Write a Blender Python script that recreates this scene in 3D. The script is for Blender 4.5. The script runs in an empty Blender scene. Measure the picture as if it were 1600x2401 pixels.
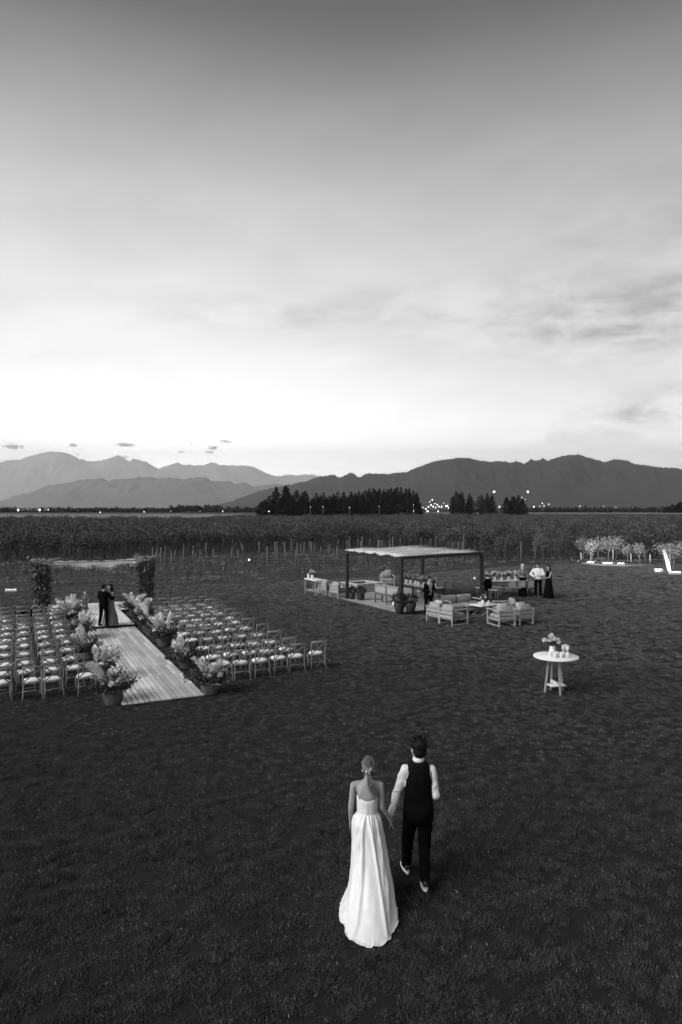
import bpy, math, random
from mathutils import Vector, Matrix, Euler, noise
random.seed(7)
S = bpy.context.scene
COL = S.collection
PI = math.pi
RAD = math.radians

# ------------------------------------------------------------------ camera
CAM_H, FPX, HZ = 4.6, 1601.0, 1190.0
cd = bpy.data.cameras.new('camera'); cam = bpy.data.objects.new('camera', cd); COL.objects.link(cam)
cam.location = (0, 0, CAM_H); cam.rotation_euler = (RAD(90), 0, 0); cd.shift_y = -10.5 / 2401
cd.sensor_fit = 'VERTICAL'; cd.sensor_height = 36; cd.sensor_width = 24; cd.lens = 24
cd.clip_start = 0.1; cd.clip_end = 250000
cd.dof.use_dof = True; cd.dof.focus_distance = 8.3; cd.dof.aperture_fstop = 2.2
S.camera = cam

# ------------------------------------------------------------------ world, sky, sun, exposure
SUN_AZ, SUN_EL = -124.0, 33.0        # lamp: added soft light from left behind the camera, brightening dress and shirts
GLOW_AZ = -14.0                     # where the sun went down
W_ = bpy.data.worlds.new('World'); S.world = W_; W_.use_nodes = True
nt = W_.node_tree; nt.nodes.clear()
def nd(t, **k):
    n = nt.nodes.new(t)
    for a, b in k.items(): setattr(n, a, b)
    return n
def mt(op, a, b=None, c=None):
    n = nt.nodes.new('ShaderNodeMath'); n.operation = op
    for i, v in enumerate((a, b, c)):
        if v is None: continue
        if isinstance(v, (int, float)): n.inputs[i].default_value = v
        else: nt.links.new(v, n.inputs[i])
    return n.outputs[0]
tc = nd('ShaderNodeTexCoord'); sp = nd('ShaderNodeSeparateXYZ'); nt.links.new(tc.outputs['Generated'], sp.inputs[0])
dx, dy, dz = sp.outputs
az = mt('ARCTAN2', dx, dy); el = mt('ARCSINE', dz)
sky = nd('ShaderNodeTexSky', sky_type='NISHITA'); sky.sun_disc = False
sky.sun_elevation = RAD(5); sky.sun_rotation = RAD(GLOW_AZ); sky.altitude = 900; sky.dust_density = 2.5; sky.ozone_density = 1
bw = nd('ShaderNodeRGBToBW'); nt.links.new(sky.outputs[0], bw.inputs[0])
# smooth dusk fall-off towards the zenith (same all round)
ramp = nd('ShaderNodeValToRGB'); cr = ramp.color_ramp; cr.interpolation = 'B_SPLINE'
eln = mt('DIVIDE', mt('MAXIMUM', el, 0.0), RAD(90)); nt.links.new(eln, ramp.inputs[0])
prof = [(0.0, 1.0), (0.045, 0.92), (0.085, 0.52), (0.13, 0.315), (0.19, 0.248), (0.25, 0.183), (0.30, 0.128), (0.35, 0.068), (0.40, 0.011), (0.5, 0.006), (1.0, 0.006)]
while len(cr.elements) < len(prof): cr.elements.new(0.5)
for e_, (p_, v_) in zip(cr.elements, prof): e_.position = p_; e_.color = (v_, v_, v_, 1)
base = ramp.outputs[0]
# afterglow: brighter round the sunset azimuth near the horizon
cosd = mt('COSINE', mt('SUBTRACT', az, RAD(GLOW_AZ)))
side = mt('ADD', 0.64, mt('MULTIPLY', 0.36, cosd))
nish = mt('MULTIPLY', mt('POWER', mt('MULTIPLY', bw.outputs[0], 0.10), 0.12), 1.0)
# clouds: noise streaks inside soft regions, and small dark scud over the left range
def az_el(x, y):
    a = math.atan((x - 800) / FPX); return a, math.atan((HZ - y) / FPX * math.cos(a))
cv = nd('ShaderNodeCombineXYZ'); nt.links.new(mt('MULTIPLY', az, 9.0), cv.inputs[0]); nt.links.new(mt('MULTIPLY', el, 26.0), cv.inputs[1])
nz = nd('ShaderNodeTexNoise'); nz.inputs['Scale'].default_value = 1.0; nz.inputs['Detail'].default_value = 9; nz.inputs['Roughness'].default_value = 0.66; nz.inputs['Distortion'].default_value = 0.35
nt.links.new(cv.outputs[0], nz.inputs['Vector'])
nz2 = nd('ShaderNodeTexNoise'); nz2.inputs['Scale'].default_value = 0.35; nz2.inputs['Detail'].default_value = 5; nt.links.new(cv.outputs[0], nz2.inputs['Vector'])
def gauss(x, y, wx, wy, tilt=0.0):
    a0, e0 = az_el(x, y)
    da = mt('DIVIDE', mt('SUBTRACT', az, a0), wx / FPX)
    de = mt('DIVIDE', mt('SUBTRACT', mt('SUBTRACT', el, e0), mt('MULTIPLY', mt('SUBTRACT', az, a0), tilt)), wy / FPX)
    return mt('EXPONENT', mt('MULTIPLY', mt('ADD', mt('MULTIPLY', da, da), mt('MULTIPLY', de, de)), -1.0))
cl = None
nn = mt('MULTIPLY', mt('MAXIMUM', mt('SUBTRACT', nz.outputs[0], 0.40), 0.0), 3.6)
for (x, y, wx, wy, tl, k) in [(1480, 745, 340, 66, 0.03, 0.5), (640, 735, 330, 42, 0.0, 0.30), (1010, 715, 220, 45, 0.05, 0.20), (1620, 930, 260, 45, 0.22, 0.50),
                              (1600, 985, 260, 40, 0.10, 0.34), (1700, 560, 420, 190, 0.1, 0.26), (1750, 690, 300, 60, 0.1, 0.30)]:
    g = mt('MULTIPLY', gauss(x, y, wx, wy, tl), k)
    cl = g if cl is None else mt('ADD', cl, g)
cloud = mt('MULTIPLY', cl, mt('MINIMUM', nn, 1.0))
cv3 = nd('ShaderNodeCombineXYZ'); nt.links.new(mt('MULTIPLY', mt('ADD', az, mt('MULTIPLY', el, 0.8)), 3.2), cv3.inputs[0]); nt.links.new(mt('MULTIPLY', mt('SUBTRACT', el, mt('MULTIPLY', az, 0.18)), 13.0), cv3.inputs[1])
nz4 = nd('ShaderNodeTexNoise'); nz4.inputs['Scale'].default_value = 1.0; nz4.inputs['Detail'].default_value = 8; nz4.inputs['Roughness'].default_value = 0.58; nz4.inputs['Distortion'].default_value = 0.5; nt.links.new(cv3.outputs[0], nz4.inputs['Vector'])
veil = mt('MULTIPLY', mt('ADD', mt('SUBTRACT', nz2.outputs[0], 0.5), mt('MULTIPLY', mt('SUBTRACT', nz4.outputs[0], 0.5), 1.3)), 0.27)
scud = None
for (x, y, wx, wy, k) in [(33, 1047, 20, 5.5, 1), (172, 1044, 10, 4, .9), (182, 1065, 6, 2.2, .8), (295, 1043, 23, 4.5, 1), (424, 1060, 8, 3, .8), (448, 1040, 5, 4.5, .5),
                          (500, 1050, 12, 5, .9), (492, 1060, 12, 2.5, .8), (530, 1035, 15, 4.5, .7), (288, 1071, 16, 4, .7), (655, 1045, 9, 2.2, .25), (125, 1028, 8, 2, .3), (52, 1009, 8, 1.6, .25)]:
    g = mt('MULTIPLY', gauss(x, y, wx, wy), k)
    scud = g if scud is None else mt('ADD', scud, g)
cv2 = nd('ShaderNodeCombineXYZ'); nt.links.new(mt('MULTIPLY', az, 210.0), cv2.inputs[0]); nt.links.new(mt('MULTIPLY', el, 480.0), cv2.inputs[1])
nz3 = nd('ShaderNodeTexNoise'); nz3.inputs['Scale'].default_value = 1.0; nz3.inputs['Detail'].default_value = 4; nt.links.new(cv2.outputs[0], nz3.inputs['Vector'])
scud = mt('MINIMUM', mt('MULTIPLY', mt('MAXIMUM', mt('SUBTRACT', mt('MULTIPLY', scud, mt('ADD', mt('MULTIPLY', nz3.outputs[0], 3.4), -0.85)), 0.24), 0.0), 2.6), 0.84)
lum = mt('MULTIPLY', mt('MULTIPLY', base, side), nish)
lum = mt('MULTIPLY', lum, mt('SUBTRACT', mt('ADD', 1.0, veil), cloud))
lum = mt('MULTIPLY', lum, mt('SUBTRACT', 1.0, scud))
comb = nd('ShaderNodeCombineColor')
for i in range(3): nt.links.new(lum, comb.inputs[i])
bg = nd('ShaderNodeBackground'); bg.inputs[1].default_value = 4.4
nt.links.new(comb.outputs[0], bg.inputs[0])
wo = nd('ShaderNodeOutputWorld'); nt.links.new(bg.outputs[0], wo.inputs[0])
W_.cycles.sampling_method = 'MANUAL'; W_.cycles.sample_map_resolution = 512

sl = bpy.data.lights.new('sun', 'SUN'); sl.energy = 4.7; sl.angle = RAD(45); sl.color = (1, 1, 1)
sun = bpy.data.objects.new('sun', sl); COL.objects.link(sun)
sd = Vector((math.sin(RAD(SUN_AZ)) * math.cos(RAD(SUN_EL)), math.cos(RAD(SUN_AZ)) * math.cos(RAD(SUN_EL)), math.sin(RAD(SUN_EL))))
sun.rotation_euler = (-sd).to_track_quat('-Z', 'Y').to_euler(); sun.location = sd * 60
S.view_settings.view_transform = 'Standard'; S.view_settings.look = 'None'; S.view_settings.exposure = 0.0; S.view_settings.gamma = 1.0
S.view_settings.use_curve_mapping = False
S.render.engine = 'CYCLES'; S.cycles.use_denoising = True; S.cycles.use_adaptive_sampling = False
S.cycles.max_bounces = 5; S.cycles.diffuse_bounces = 3; S.cycles.glossy_bounces = 2; S.cycles.transmission_bounces = 4; S.cycles.transparent_max_bounces = 6
S.cycles.volume_bounces = 0; S.cycles.caustics_reflective = False; S.cycles.caustics_refractive = False

# ------------------------------------------------------------------ helpers
def G(x, y, z=0.0):
    """photo pixel of a point at height z -> its place on the ground plan"""
    d = FPX * (CAM_H - z) / (y - HZ); return Vector(((x - 800) / FPX * d, d, z))
def P(x, y, d):
    """photo pixel at distance d -> point"""
    return Vector(((x - 800) / FPX * d, d, CAM_H - (y - HZ) / FPX * d))

MATS = {}
def M(name, v, rough=0.7, var=0.0, scale=8.0, bump=0.0, bscale=60.0, rnd=0.0, spec=0.3, stretch=None, emit=0.0, alpha=1.0, trans=0.0, detail=5):
    if name in MATS: return MATS[name]
    m = bpy.data.materials.new(name); m.use_nodes = True; t = m.node_tree; b = t.nodes['Principled BSDF']
    b.inputs['Roughness'].default_value = rough; b.inputs['Specular IOR Level'].default_value = spec
    b.inputs['Base Color'].default_value = (v, v, v, 1)
    L = t.links.new
    if trans: b.inputs['Transmission Weight'].default_value = trans; b.inputs['IOR'].default_value = 1.3
    if emit: b.inputs['Emission Color'].default_value = (1, 1, 1, 1); b.inputs['Emission Strength'].default_value = emit
    co = t.nodes.new('ShaderNodeTexCoord'); src = co.outputs['Object']
    if stretch:
        mp = t.nodes.new('ShaderNodeMapping'); mp.inputs['Scale'].default_value = stretch; L(src, mp.inputs[0]); src = mp.outputs[0]
    val = None
    if var:
        n = t.nodes.new('ShaderNodeTexNoise'); n.inputs['Scale'].default_value = scale; n.inputs['Detail'].default_value = detail; n.inputs['Roughness'].default_value = 0.62; L(src, n.inputs['Vector'])
        r = t.nodes.new('ShaderNodeMapRange'); r.inputs[1].default_value = 0.3; r.inputs[2].default_value = 0.7
        r.inputs[3].default_value = v * (1 - var); r.inputs[4].default_value = v * (1 + var); L(n.outputs[0], r.inputs[0]); val = r.outputs[0]
    if rnd:
        oi = t.nodes.new('ShaderNodeObjectInfo'); r2 = t.nodes.new('ShaderNodeMapRange')
        r2.inputs[3].default_value = 1 - rnd; r2.inputs[4].default_value = 1 + rnd; L(oi.outputs['Random'], r2.inputs[0])
        mu = t.nodes.new('ShaderNodeMath'); mu.operation = 'MULTIPLY'; L(r2.outputs[0], mu.inputs[0])
        if val is not None: L(val, mu.inputs[1])
        else: mu.inputs[1].default_value = v
        val = mu.outputs[0]
    if val is not None:
        c = t.nodes.new('ShaderNodeCombineColor')
        for i in range(3): L(val, c.inputs[i])
        L(c.outputs[0], b.inputs['Base Color'])
    if bump:
        n = t.nodes.new('ShaderNodeTexNoise'); n.inputs['Scale'].default_value = bscale; n.inputs['Detail'].default_value = 4; L(src, n.inputs['Vector'])
        bp = t.nodes.new('ShaderNodeBump'); bp.inputs['Strength'].default_value = bump; bp.inputs['Distance'].default_value = 0.02; L(n.outputs[0], bp.inputs['Height']); L(bp.outputs[0], b.inputs['Normal'])
    if alpha < 1: b.inputs['Alpha'].default_value = alpha
    MATS[name] = m
    return m

class MB:
    """collects shapes into one mesh"""
    def __init__(s): s.v = []; s.f = []; s.sm = []
    def add(s, vs, fs, smooth=False):
        o = len(s.v); s.v.extend([tuple(p) for p in vs]); s.f.extend([tuple(i + o for i in q) for q in fs]); s.sm.extend([smooth] * len(fs)); return s
    def box(s, c, d, R=None):
        x, y, z = d[0] / 2, d[1] / 2, d[2] / 2; c = Vector(c)
        vs = [Vector((a * x, b * y, g * z)) for a in (-1, 1) for b in (-1, 1) for g in (-1, 1)]
        if R is not None: vs = [R @ p for p in vs]
        return s.add([p + c for p in vs], [(0, 1, 3, 2), (4, 6, 7, 5), (0, 4, 5, 1), (2, 3, 7, 6), (0, 2, 6, 4), (1, 5, 7, 3)])
    def bar(s, a, b, w, h=None, up=(0, 0, 1)):
        a, b = Vector(a), Vector(b); h = h or w; d = b - a; L = d.length; y = d / L
        x = y.cross(Vector(up))
        if x.length < 1e-4: x = Vector((1, 0, 0))
        x.normalize(); z = x.cross(y); R = Matrix((x, y, z)).transposed()
        return s.box((a + b) / 2, (w, L, h), R)
    def tube(s, pts, r, n=8, cap=True):
        pts = [Vector(p) for p in pts]; rs = r if isinstance(r, (list, tuple)) else [r] * len(pts); vs = []; pu = None
        for i, p in enumerate(pts):
            t = (pts[min(i + 1, len(pts) - 1)] - pts[max(i - 1, 0)]).normalized()
            if pu is None: pu = t.orthogonal().normalized()
            else: pu = (pu - t * pu.dot(t)).normalized()
            w = t.cross(pu)
            for k in range(n): a = 2 * PI * k / n; vs.append(p + (pu * math.cos(a) + w * math.sin(a)) * rs[i])
        fs = [(i * n + k, i * n + (k + 1) % n, (i + 1) * n + (k + 1) % n, (i + 1) * n + k) for i in range(len(pts) - 1) for k in range(n)]
        if cap: fs.append(tuple(range(n - 1, -1, -1))); fs.append(tuple(range((len(pts) - 1) * n, len(pts) * n)))
        return s.add(vs, fs, True)
    def lathe(s, prof, n=20, c=(0, 0, 0), cap=True):
        c = Vector(c); vs = [c + Vector((r * math.cos(2 * PI * k / n), r * math.sin(2 * PI * k / n), z)) for r, z in prof for k in range(n)]
        fs = [(i * n + k, i * n + (k + 1) % n, (i + 1) * n + (k + 1) % n, (i + 1) * n + k) for i in range(len(prof) - 1) for k in range(n)]
        if cap: fs.append(tuple(range(n - 1, -1, -1))); fs.append(tuple(range((len(prof) - 1) * n, len(prof) * n)))
        return s.add(vs, fs, True)
    def ell(s, c, r, R=None, nu=14, nv=9):
        c = Vector(c); r = (r, r, r) if isinstance(r, (int, float)) else r; vs = []
        for i in range(1, nv):
            th = PI * i / nv
            for k in range(nu):
                a = 2 * PI * k / nu; p = Vector((r[0] * math.sin(th) * math.cos(a), r[1] * math.sin(th) * math.sin(a), r[2] * math.cos(th)))
                vs.append(c + (R @ p if R is not None else p))
        t = Vector((0, 0, r[2])); b = -t
        if R is not None: t = R @ t; b = R @ b
        vs += [c + t, c + b]; T = len(vs) - 2; B = T + 1
        fs = [((i) * nu + k, (i + 1) * nu + k, (i + 1) * nu + (k + 1) % nu, i * nu + (k + 1) % nu) for i in range(nv - 2) for k in range(nu)]
        fs += [(T, k, (k + 1) % nu) for k in range(nu)] + [(B, (nv - 2) * nu + (k + 1) % nu, (nv - 2) * nu + k) for k in range(nu)]
        return s.add(vs, fs, True)
    def cap(s, a, ra, b, rb, n=12):
        """tapered capsule, closed"""
        a, b = Vector(a), Vector(b); d = (b - a); L = d.length; t = d / L if L > 1e-6 else Vector((0, 0, 1))
        pts, rs = [], []
        for q in (0.97, 0.75, 0.4): pts.append(a - t * ra * q); rs.append(ra * math.sqrt(1 - q * q))
        pts.append(a); rs.append(ra); pts.append(b); rs.append(rb)
        for q in (0.4, 0.75, 0.97): pts.append(b + t * rb * q); rs.append(rb * math.sqrt(1 - q * q))
        return s.tube(pts, rs, n)
    def loft(s, rings, n=20, cap=True, p=2.0):
        """rings: (cx,cy,z,rx,ry)"""
        vs = []
        for (cx, cy, z, rx, ry) in rings:
            for k in range(n):
                a = 2 * PI * k / n; ca, sa = math.cos(a), math.sin(a)
                vs.append((cx + rx * math.copysign(abs(ca) ** (2 / p), ca), cy + ry * math.copysign(abs(sa) ** (2 / p), sa), z))
        fs = [(i * n + k, i * n + (k + 1) % n, (i + 1) * n + (k + 1) % n, (i + 1) * n + k) for i in range(len(rings) - 1) for k in range(n)]
        if cap: fs.append(tuple(range(n - 1, -1, -1))); fs.append(tuple(range((len(rings) - 1) * n, len(rings) * n)))
        return s.add(vs, fs, True)
    def leaf(s, p, d, L, w, up=None):
        p, d = Vector(p), Vector(d).normalized(); u = up if up is not None else Vector((random.gauss(0, 1), random.gauss(0, 1), random.gauss(0, 1)))
        x = d.cross(u)
        if x.length < 1e-4: x = d.orthogonal()
        x.normalize()
        return s.add([p, p + d * L * .5 + x * w, p + d * L, p + d * L * .5 - x * w], [(0, 1, 2, 3)])
    def mesh(s, name):
        m = bpy.data.meshes.new(name); m.from_pydata(s.v, [], s.f)
        m.polygons.foreach_set('use_smooth', s.sm); m.update(); return m
    def build(s, name, mat, parent=None, loc=None, rz=0.0):
        o = bpy.data.objects.new(name, s.mesh(name)); COL.objects.link(o); o.data.materials.append(mat)
        if parent is not None: o.parent = parent
        if loc is not None: o.location = loc
        if rz: o.rotation_euler = (0, 0, rz)
        return o
def inst(name, mesh, parent=None, loc=(0, 0, 0), rot=(0, 0, 0), scale=(1, 1, 1)):
    o = bpy.data.objects.new(name, mesh); COL.objects.link(o); o.location = loc; o.rotation_euler = rot; o.scale = scale
    if parent is not None: o.parent = parent
    return o
def meshof(mb, name, mat):
    m = mb.mesh(name); m.materials.append(mat); return m
def tag(o, label=None, cat=None, group=None, kind=None):
    if label: o['label'] = label
    if cat: o['category'] = cat
    if group: o['group'] = group
    if kind: o['kind'] = kind
    return o
def thing(name, label, cat, loc=(0, 0, 0), rz=0.0, group=None, scale=1.0):
    o = bpy.data.objects.new(name, None); COL.objects.link(o); o.location = loc; o.rotation_euler = (0, 0, rz); o.scale = (scale,) * 3
    o.empty_display_size = 0.2
    return tag(o, label, cat, group)
KIDS = {}
def copy_tree(o, parent=None):
    c = o.copy(); COL.objects.link(c)
    if parent is not None: c.parent = parent
    for ch in [k for k in ALLKIDS(o)]: copy_tree(ch, c)
    return c
def ALLKIDS(o):
    if o.name not in KIDS: KIDS[o.name] = list(o.children)
    return KIDS[o.name]
def dup(o, loc, rz=0.0, label=None, scale=None, group=None):
    c = copy_tree(o); c.location = loc; c.rotation_euler = (0, 0, rz)
    if scale: c.scale = (scale,) * 3
    if label: c['label'] = label
    if group: c['group'] = group
    return c
ORD = ['first', 'second', 'third', 'fourth', 'fifth', 'sixth', 'seventh', 'eighth', 'ninth', 'tenth', 'eleventh', 'twelfth', 'thirteenth', 'fourteenth', 'fifteenth', 'sixteenth', 'seventeenth', 'eighteenth', 'nineteenth', 'twentieth',
       'twenty-first', 'twenty-second', 'twenty-third', 'twenty-fourth', 'twenty-fifth', 'twenty-sixth', 'twenty-seventh', 'twenty-eighth', 'twenty-ninth', 'thirtieth', 'thirty-first', 'thirty-second', 'thirty-third', 'thirty-fourth']
def rv(s=1.0): return Vector((random.gauss(0, s), random.gauss(0, s), random.gauss(0, s)))

# scatter of instances on points (for stuff only)
def scatter(name, pts, protos, mat=None, label=None, cat=None):
    """pts: (pos, rotz, scale, index)"""
    me = bpy.data.meshes.new(name); me.from_pydata([tuple(p[0]) for p in pts], [], [])
    for an, ty in (('rot', 'FLOAT_VECTOR'), ('scl', 'FLOAT_VECTOR'), ('idx', 'INT')): me.attributes.new(an, ty, 'POINT')
    me.attributes['rot'].data.foreach_set('vector', [c for p in pts for c in (0.0, 0.0, p[1])])
    me.attributes['scl'].data.foreach_set('vector', [c for p in pts for c in (p[2] if isinstance(p[2], tuple) else (p[2],) * 3)])
    me.attributes['idx'].data.foreach_set('value', [p[3] for p in pts])
    o = bpy.data.objects.new(name, me); COL.objects.link(o)
    pc = bpy.data.collections.new(name + '_source')
    for i, m in enumerate(protos):
        q = bpy.data.objects.new('%s_source_%02d' % (name, i), m); pc.objects.link(q)
    ng = bpy.data.node_groups.new(name, 'GeometryNodeTree')
    ng.interface.new_socket('Geometry', in_out='INPUT', socket_type='NodeSocketGeometry'); ng.interface.new_socket('Geometry', in_out='OUTPUT', socket_type='NodeSocketGeometry')
    N = ng.nodes; gi = N.new('NodeGroupInput'); go = N.new('NodeGroupOutput'); ip = N.new('GeometryNodeInstanceOnPoints'); ci = N.new('GeometryNodeCollectionInfo')
    ci.inputs['Collection'].default_value = pc; ci.inputs['Separate Children'].default_value = True; ci.inputs['Reset Children'].default_value = True
    L = ng.links.new
    L(gi.outputs[0], ip.inputs['Points']); L(ci.outputs[0], ip.inputs['Instance']); ip.inputs['Pick Instance'].default_value = True
    for an, ty, so in (('rot', 'FLOAT_VECTOR', 'Rotation'), ('scl', 'FLOAT_VECTOR', 'Scale'), ('idx', 'INT', 'Instance Index')):
        na = N.new('GeometryNodeInputNamedAttribute'); na.data_type = ty; na.inputs['Name'].default_value = an; L(na.outputs[0], ip.inputs[so])
    L(ip.outputs[0], go.inputs[0])
    md = o.modifiers.new('scatter', 'NODES'); md.node_group = ng
    return tag(o, label, cat, kind='stuff')

# the ceremony frame: e along the chair rows, u along the aisle away from the camera
TH = RAD(25.7); E = Vector((math.cos(TH), math.sin(TH), 0)); U = Vector((-E.y, E.x, 0)); PO = Vector((-12.95, 29.5, 0))
def CE(e, u, z=0.0): return PO + E * e + U * u + Vector((0, 0, z))

# ------------------------------------------------------------------ setting: ground, lawn, fields
m_soil = M('soil', 0.035, 0.95, 0.45, 0.25, 0.4, 3.0, detail=8)
m_lawn = M('lawn_soil', 0.008, 0.95, 0.5, 9.0, 0.6, 25.0, detail=8)
m_dry = M('dry_grass', 0.17, 0.95, 0.55, 0.05, 0.0, detail=8)
g = MB(); R_ = 90000
g.add([(-R_, -3000, -0.05), (R_, -3000, -0.05), (R_, R_, -0.05), (-R_, R_, -0.05)], [(0, 1, 2, 3)])
tag(g.build('ground', M('plain', 0.045, 0.95, 0.4, 0.004, detail=8)), kind='structure')
LB = [(-60, 24), (-40, 32), (-19.5, 38.9), (-10.5, 40.1), (-2.3, 43.2), (4, 46.6), (9.1, 50.2), (13, 53.2), (17, 55.2), (21, 56.5), (26, 56.0), (31, 55), (60, 60)]
def lawn_edge(x):
    for (a, b), (c, d) in zip(LB, LB[1:]):
        if a <= x <= c: return b + (d - b) * (x - a) / (c - a)
    return 40
g = MB(); n = len(LB)
g.add([(x, -8, 0) for x, y in LB] + [(x, y, 0) for x, y in LB], [(i, i + 1, n + i + 1, n + i) for i in range(n - 1)])
tag(g.build('lawn', m_lawn), kind='structure')
# furrowed soil between lawn and vines: ridges parallel to the chair rows
g = MB(); nx, ny = 90, 260; vs = []
for j in range(ny):
    for i in range(nx):
        e_ = -70 + 150 * i / (nx - 1); u_ = -14 + 72 * j / (ny - 1)
        p = CE(e_, u_ + 10); h = 0.05 * math.sin(u_ * 2 * PI / 2.3) + 0.05 * noise.noise((p.x * .8, p.y * 2.2, 0)) + 0.05 * noise.noise((p.x * .2, p.y * .7, 3))
        vs.append((p.x, p.y, -0.02 + h * 0.9 if p.y > lawn_edge(p.x) + .3 else -0.2))
g.add(vs, [(j * nx + i, j * nx + i + 1, (j + 1) * nx + i + 1, (j + 1) * nx + i) for j in range(ny - 1) for i in range(nx - 1)], True)
tag(g.build('soil_field', m_soil), kind='structure')
# pale dry strip of pasture beyond the vines
g = MB(); g.add([(-400, 235, 0.3), (-62, 290, .3), (-58, 440, .3), (-420, 460, .3), (70, 470, .3), (420, 440, .3), (420, 560, .3), (70, 580, .3)], [(0, 1, 2, 3), (4, 5, 6, 7)])
tag(g.build('dry_pasture', m_dry), kind='structure')

# ------------------------------------------------------------------ mountains
def c1(s, ox, oy=1000.0, k=2.904): return [(ox + a / k, oy + b / k) for a, b in s]
BACK = c1([(-600, 300), (-250, 262), (0, 240), (90, 225), (130, 228), (190, 205), (240, 193), (350, 167), (375, 172), (430, 175), (480, 190), (540, 218), (600, 235), (650, 238), (720, 225), (800, 195), (840, 215), (880, 235), (910, 218), (990, 238), (1040, 265), (1080, 288), (1130, 270), (1215, 242), (1250, 260), (1330, 265), (1400, 260), (1440, 245), (1475, 250), (1500, 262), (1568, 265)], 0) \
    + c1([(120, 265), (190, 275), (230, 295), (280, 320), (350, 340), (380, 338), (415, 325), (480, 333), (560, 325), (610, 330), (660, 340), (720, 352), (900, 380), (1100, 430), (1300, 520)], 530)
FRONT = c1([(-500, 545), (-250, 540), (-60, 530), (0, 515), (100, 470), (180, 455), (250, 437), (310, 405), (380, 393), (470, 383), (540, 365), (620, 358), (700, 350), (735, 372), (780, 358), (860, 358), (930, 345), (1020, 343), (1080, 355), (1150, 347), (1240, 358), (1360, 343), (1400, 350), (1460, 372), (1568, 372)], 0) \
    + c1([(60, 395), (120, 380), (150, 390), (190, 410), (260, 398), (350, 390), (400, 400), (440, 420), (560, 450), (700, 500), (800, 545)], 530)
RIGHT = c1([(0, 545), (60, 500), (140, 470), (260, 430), (360, 412), (420, 400), (480, 385), (560, 370), (600, 350), (640, 340), (690, 335), (735, 328), (770, 345), (790, 345), (840, 315), (870, 318), (905, 348), (960, 320), (1060, 320), (1100, 325), (1140, 315), (1220, 312), (1310, 275), (1400, 243), (1470, 225), (1540, 222)], 530) \
    + c1([(0, 215), (110, 212), (180, 230), (260, 240), (320, 235), (420, 245), (440, 232), (490, 255), (540, 222), (585, 232), (615, 218), (655, 230), (740, 205), (760, 195), (880, 192), (930, 215), (1050, 242), (1100, 222), (1190, 228), (1240, 255), (1330, 262), (1380, 275), (1450, 280), (1550, 283), (1568, 290), (1750, 330), (1950, 350), (2200, 420), (2500, 540)], 1060)

def lerp_prof(pr, x):
    for (a, b), (c, d) in zip(pr, pr[1:]):
        if a <= x <= c: return b + (d - b) * (x - a) / max(c - a, 1e-6)
    return 1195
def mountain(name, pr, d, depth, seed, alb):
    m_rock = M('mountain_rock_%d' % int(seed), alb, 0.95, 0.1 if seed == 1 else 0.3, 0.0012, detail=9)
    x0, x1 = pr[0][0], pr[-1][0]; nx = 700; ts = [-1 + q_ / 22 for q_ in range(22)] + [0, .06, .14, .35, 1]; vs = []
    for t in ts:
        for i in range(nx):
            x = x0 + (x1 - x0) * i / (nx - 1); k_ = 1.0 if abs(t) < .01 else 0.0; sm_ = lerp_prof(pr, x) if k_ else sum(lerp_prof(pr, min(max(x + o_, x0), x1)) for o_ in range(-int(8 + 60 * min(1, abs(t) * 3)), int(9 + 60 * min(1, abs(t) * 3)), 4)) / max(1, len(range(-int(8 + 60 * min(1, abs(t) * 3)), int(9 + 60 * min(1, abs(t) * 3)), 4))); top = P(x, sm_ + k_ * (2.6 * noise.noise((x * .10, seed, 0)) + 2.2 * noise.noise((x * .27, seed, 7)) + 1.2 * noise.noise((x * .8, seed, 11))), d)
            hh = max(top.z, 5); q = abs(t)
            fall = (1 - q) ** 1.35
            spur = 1 + (0.34 * noise.noise((x * .012, t * 3.0, seed)) + .2 * noise.noise((x * .035 + t * 3, t * 7, seed + 5)) + .1 * noise.noise((x * .09 - t * 5, t * 15, seed + 8))) * min(1, q * (1 - q) * 5.0) * (.35 if seed == 1 else .8)
            vs.append((top.x * (1 + t * depth / d * .5), d + t * depth, hh * fall * (spur if q else 1) - (8 if q == 1 else 0)))
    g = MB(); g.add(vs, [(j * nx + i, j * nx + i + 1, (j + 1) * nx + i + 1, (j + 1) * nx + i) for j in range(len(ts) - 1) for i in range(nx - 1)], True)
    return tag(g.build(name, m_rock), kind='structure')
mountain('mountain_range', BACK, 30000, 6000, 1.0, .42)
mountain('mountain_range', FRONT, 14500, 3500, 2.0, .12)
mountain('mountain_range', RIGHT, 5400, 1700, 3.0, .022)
# the evening air
g = MB(); g.box((0, 16000, 1500), (100000, 42000, 3003))
hz = g.build('haze', None if False else M('haze_air', 0.8)); tag(hz, 'thin even evening haze over the plain', 'haze', kind='stuff')
hm = bpy.data.materials.new('haze_volume'); hm.use_nodes = True; hm.node_tree.nodes.clear()
ho = hm.node_tree.nodes.new('ShaderNodeOutputMaterial'); hv = hm.node_tree.nodes.new('ShaderNodeVolumePrincipled')
hv.inputs['Color'].default_value = (1, 1, 1, 1); hv.inputs['Density'].default_value = 5.4e-5; hv.inputs['Anisotropy'].default_value = 0.2
hm.node_tree.links.new(hv.outputs[0], ho.inputs['Volume']); hz.data.materials.clear(); hz.data.materials.append(hm)

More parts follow.
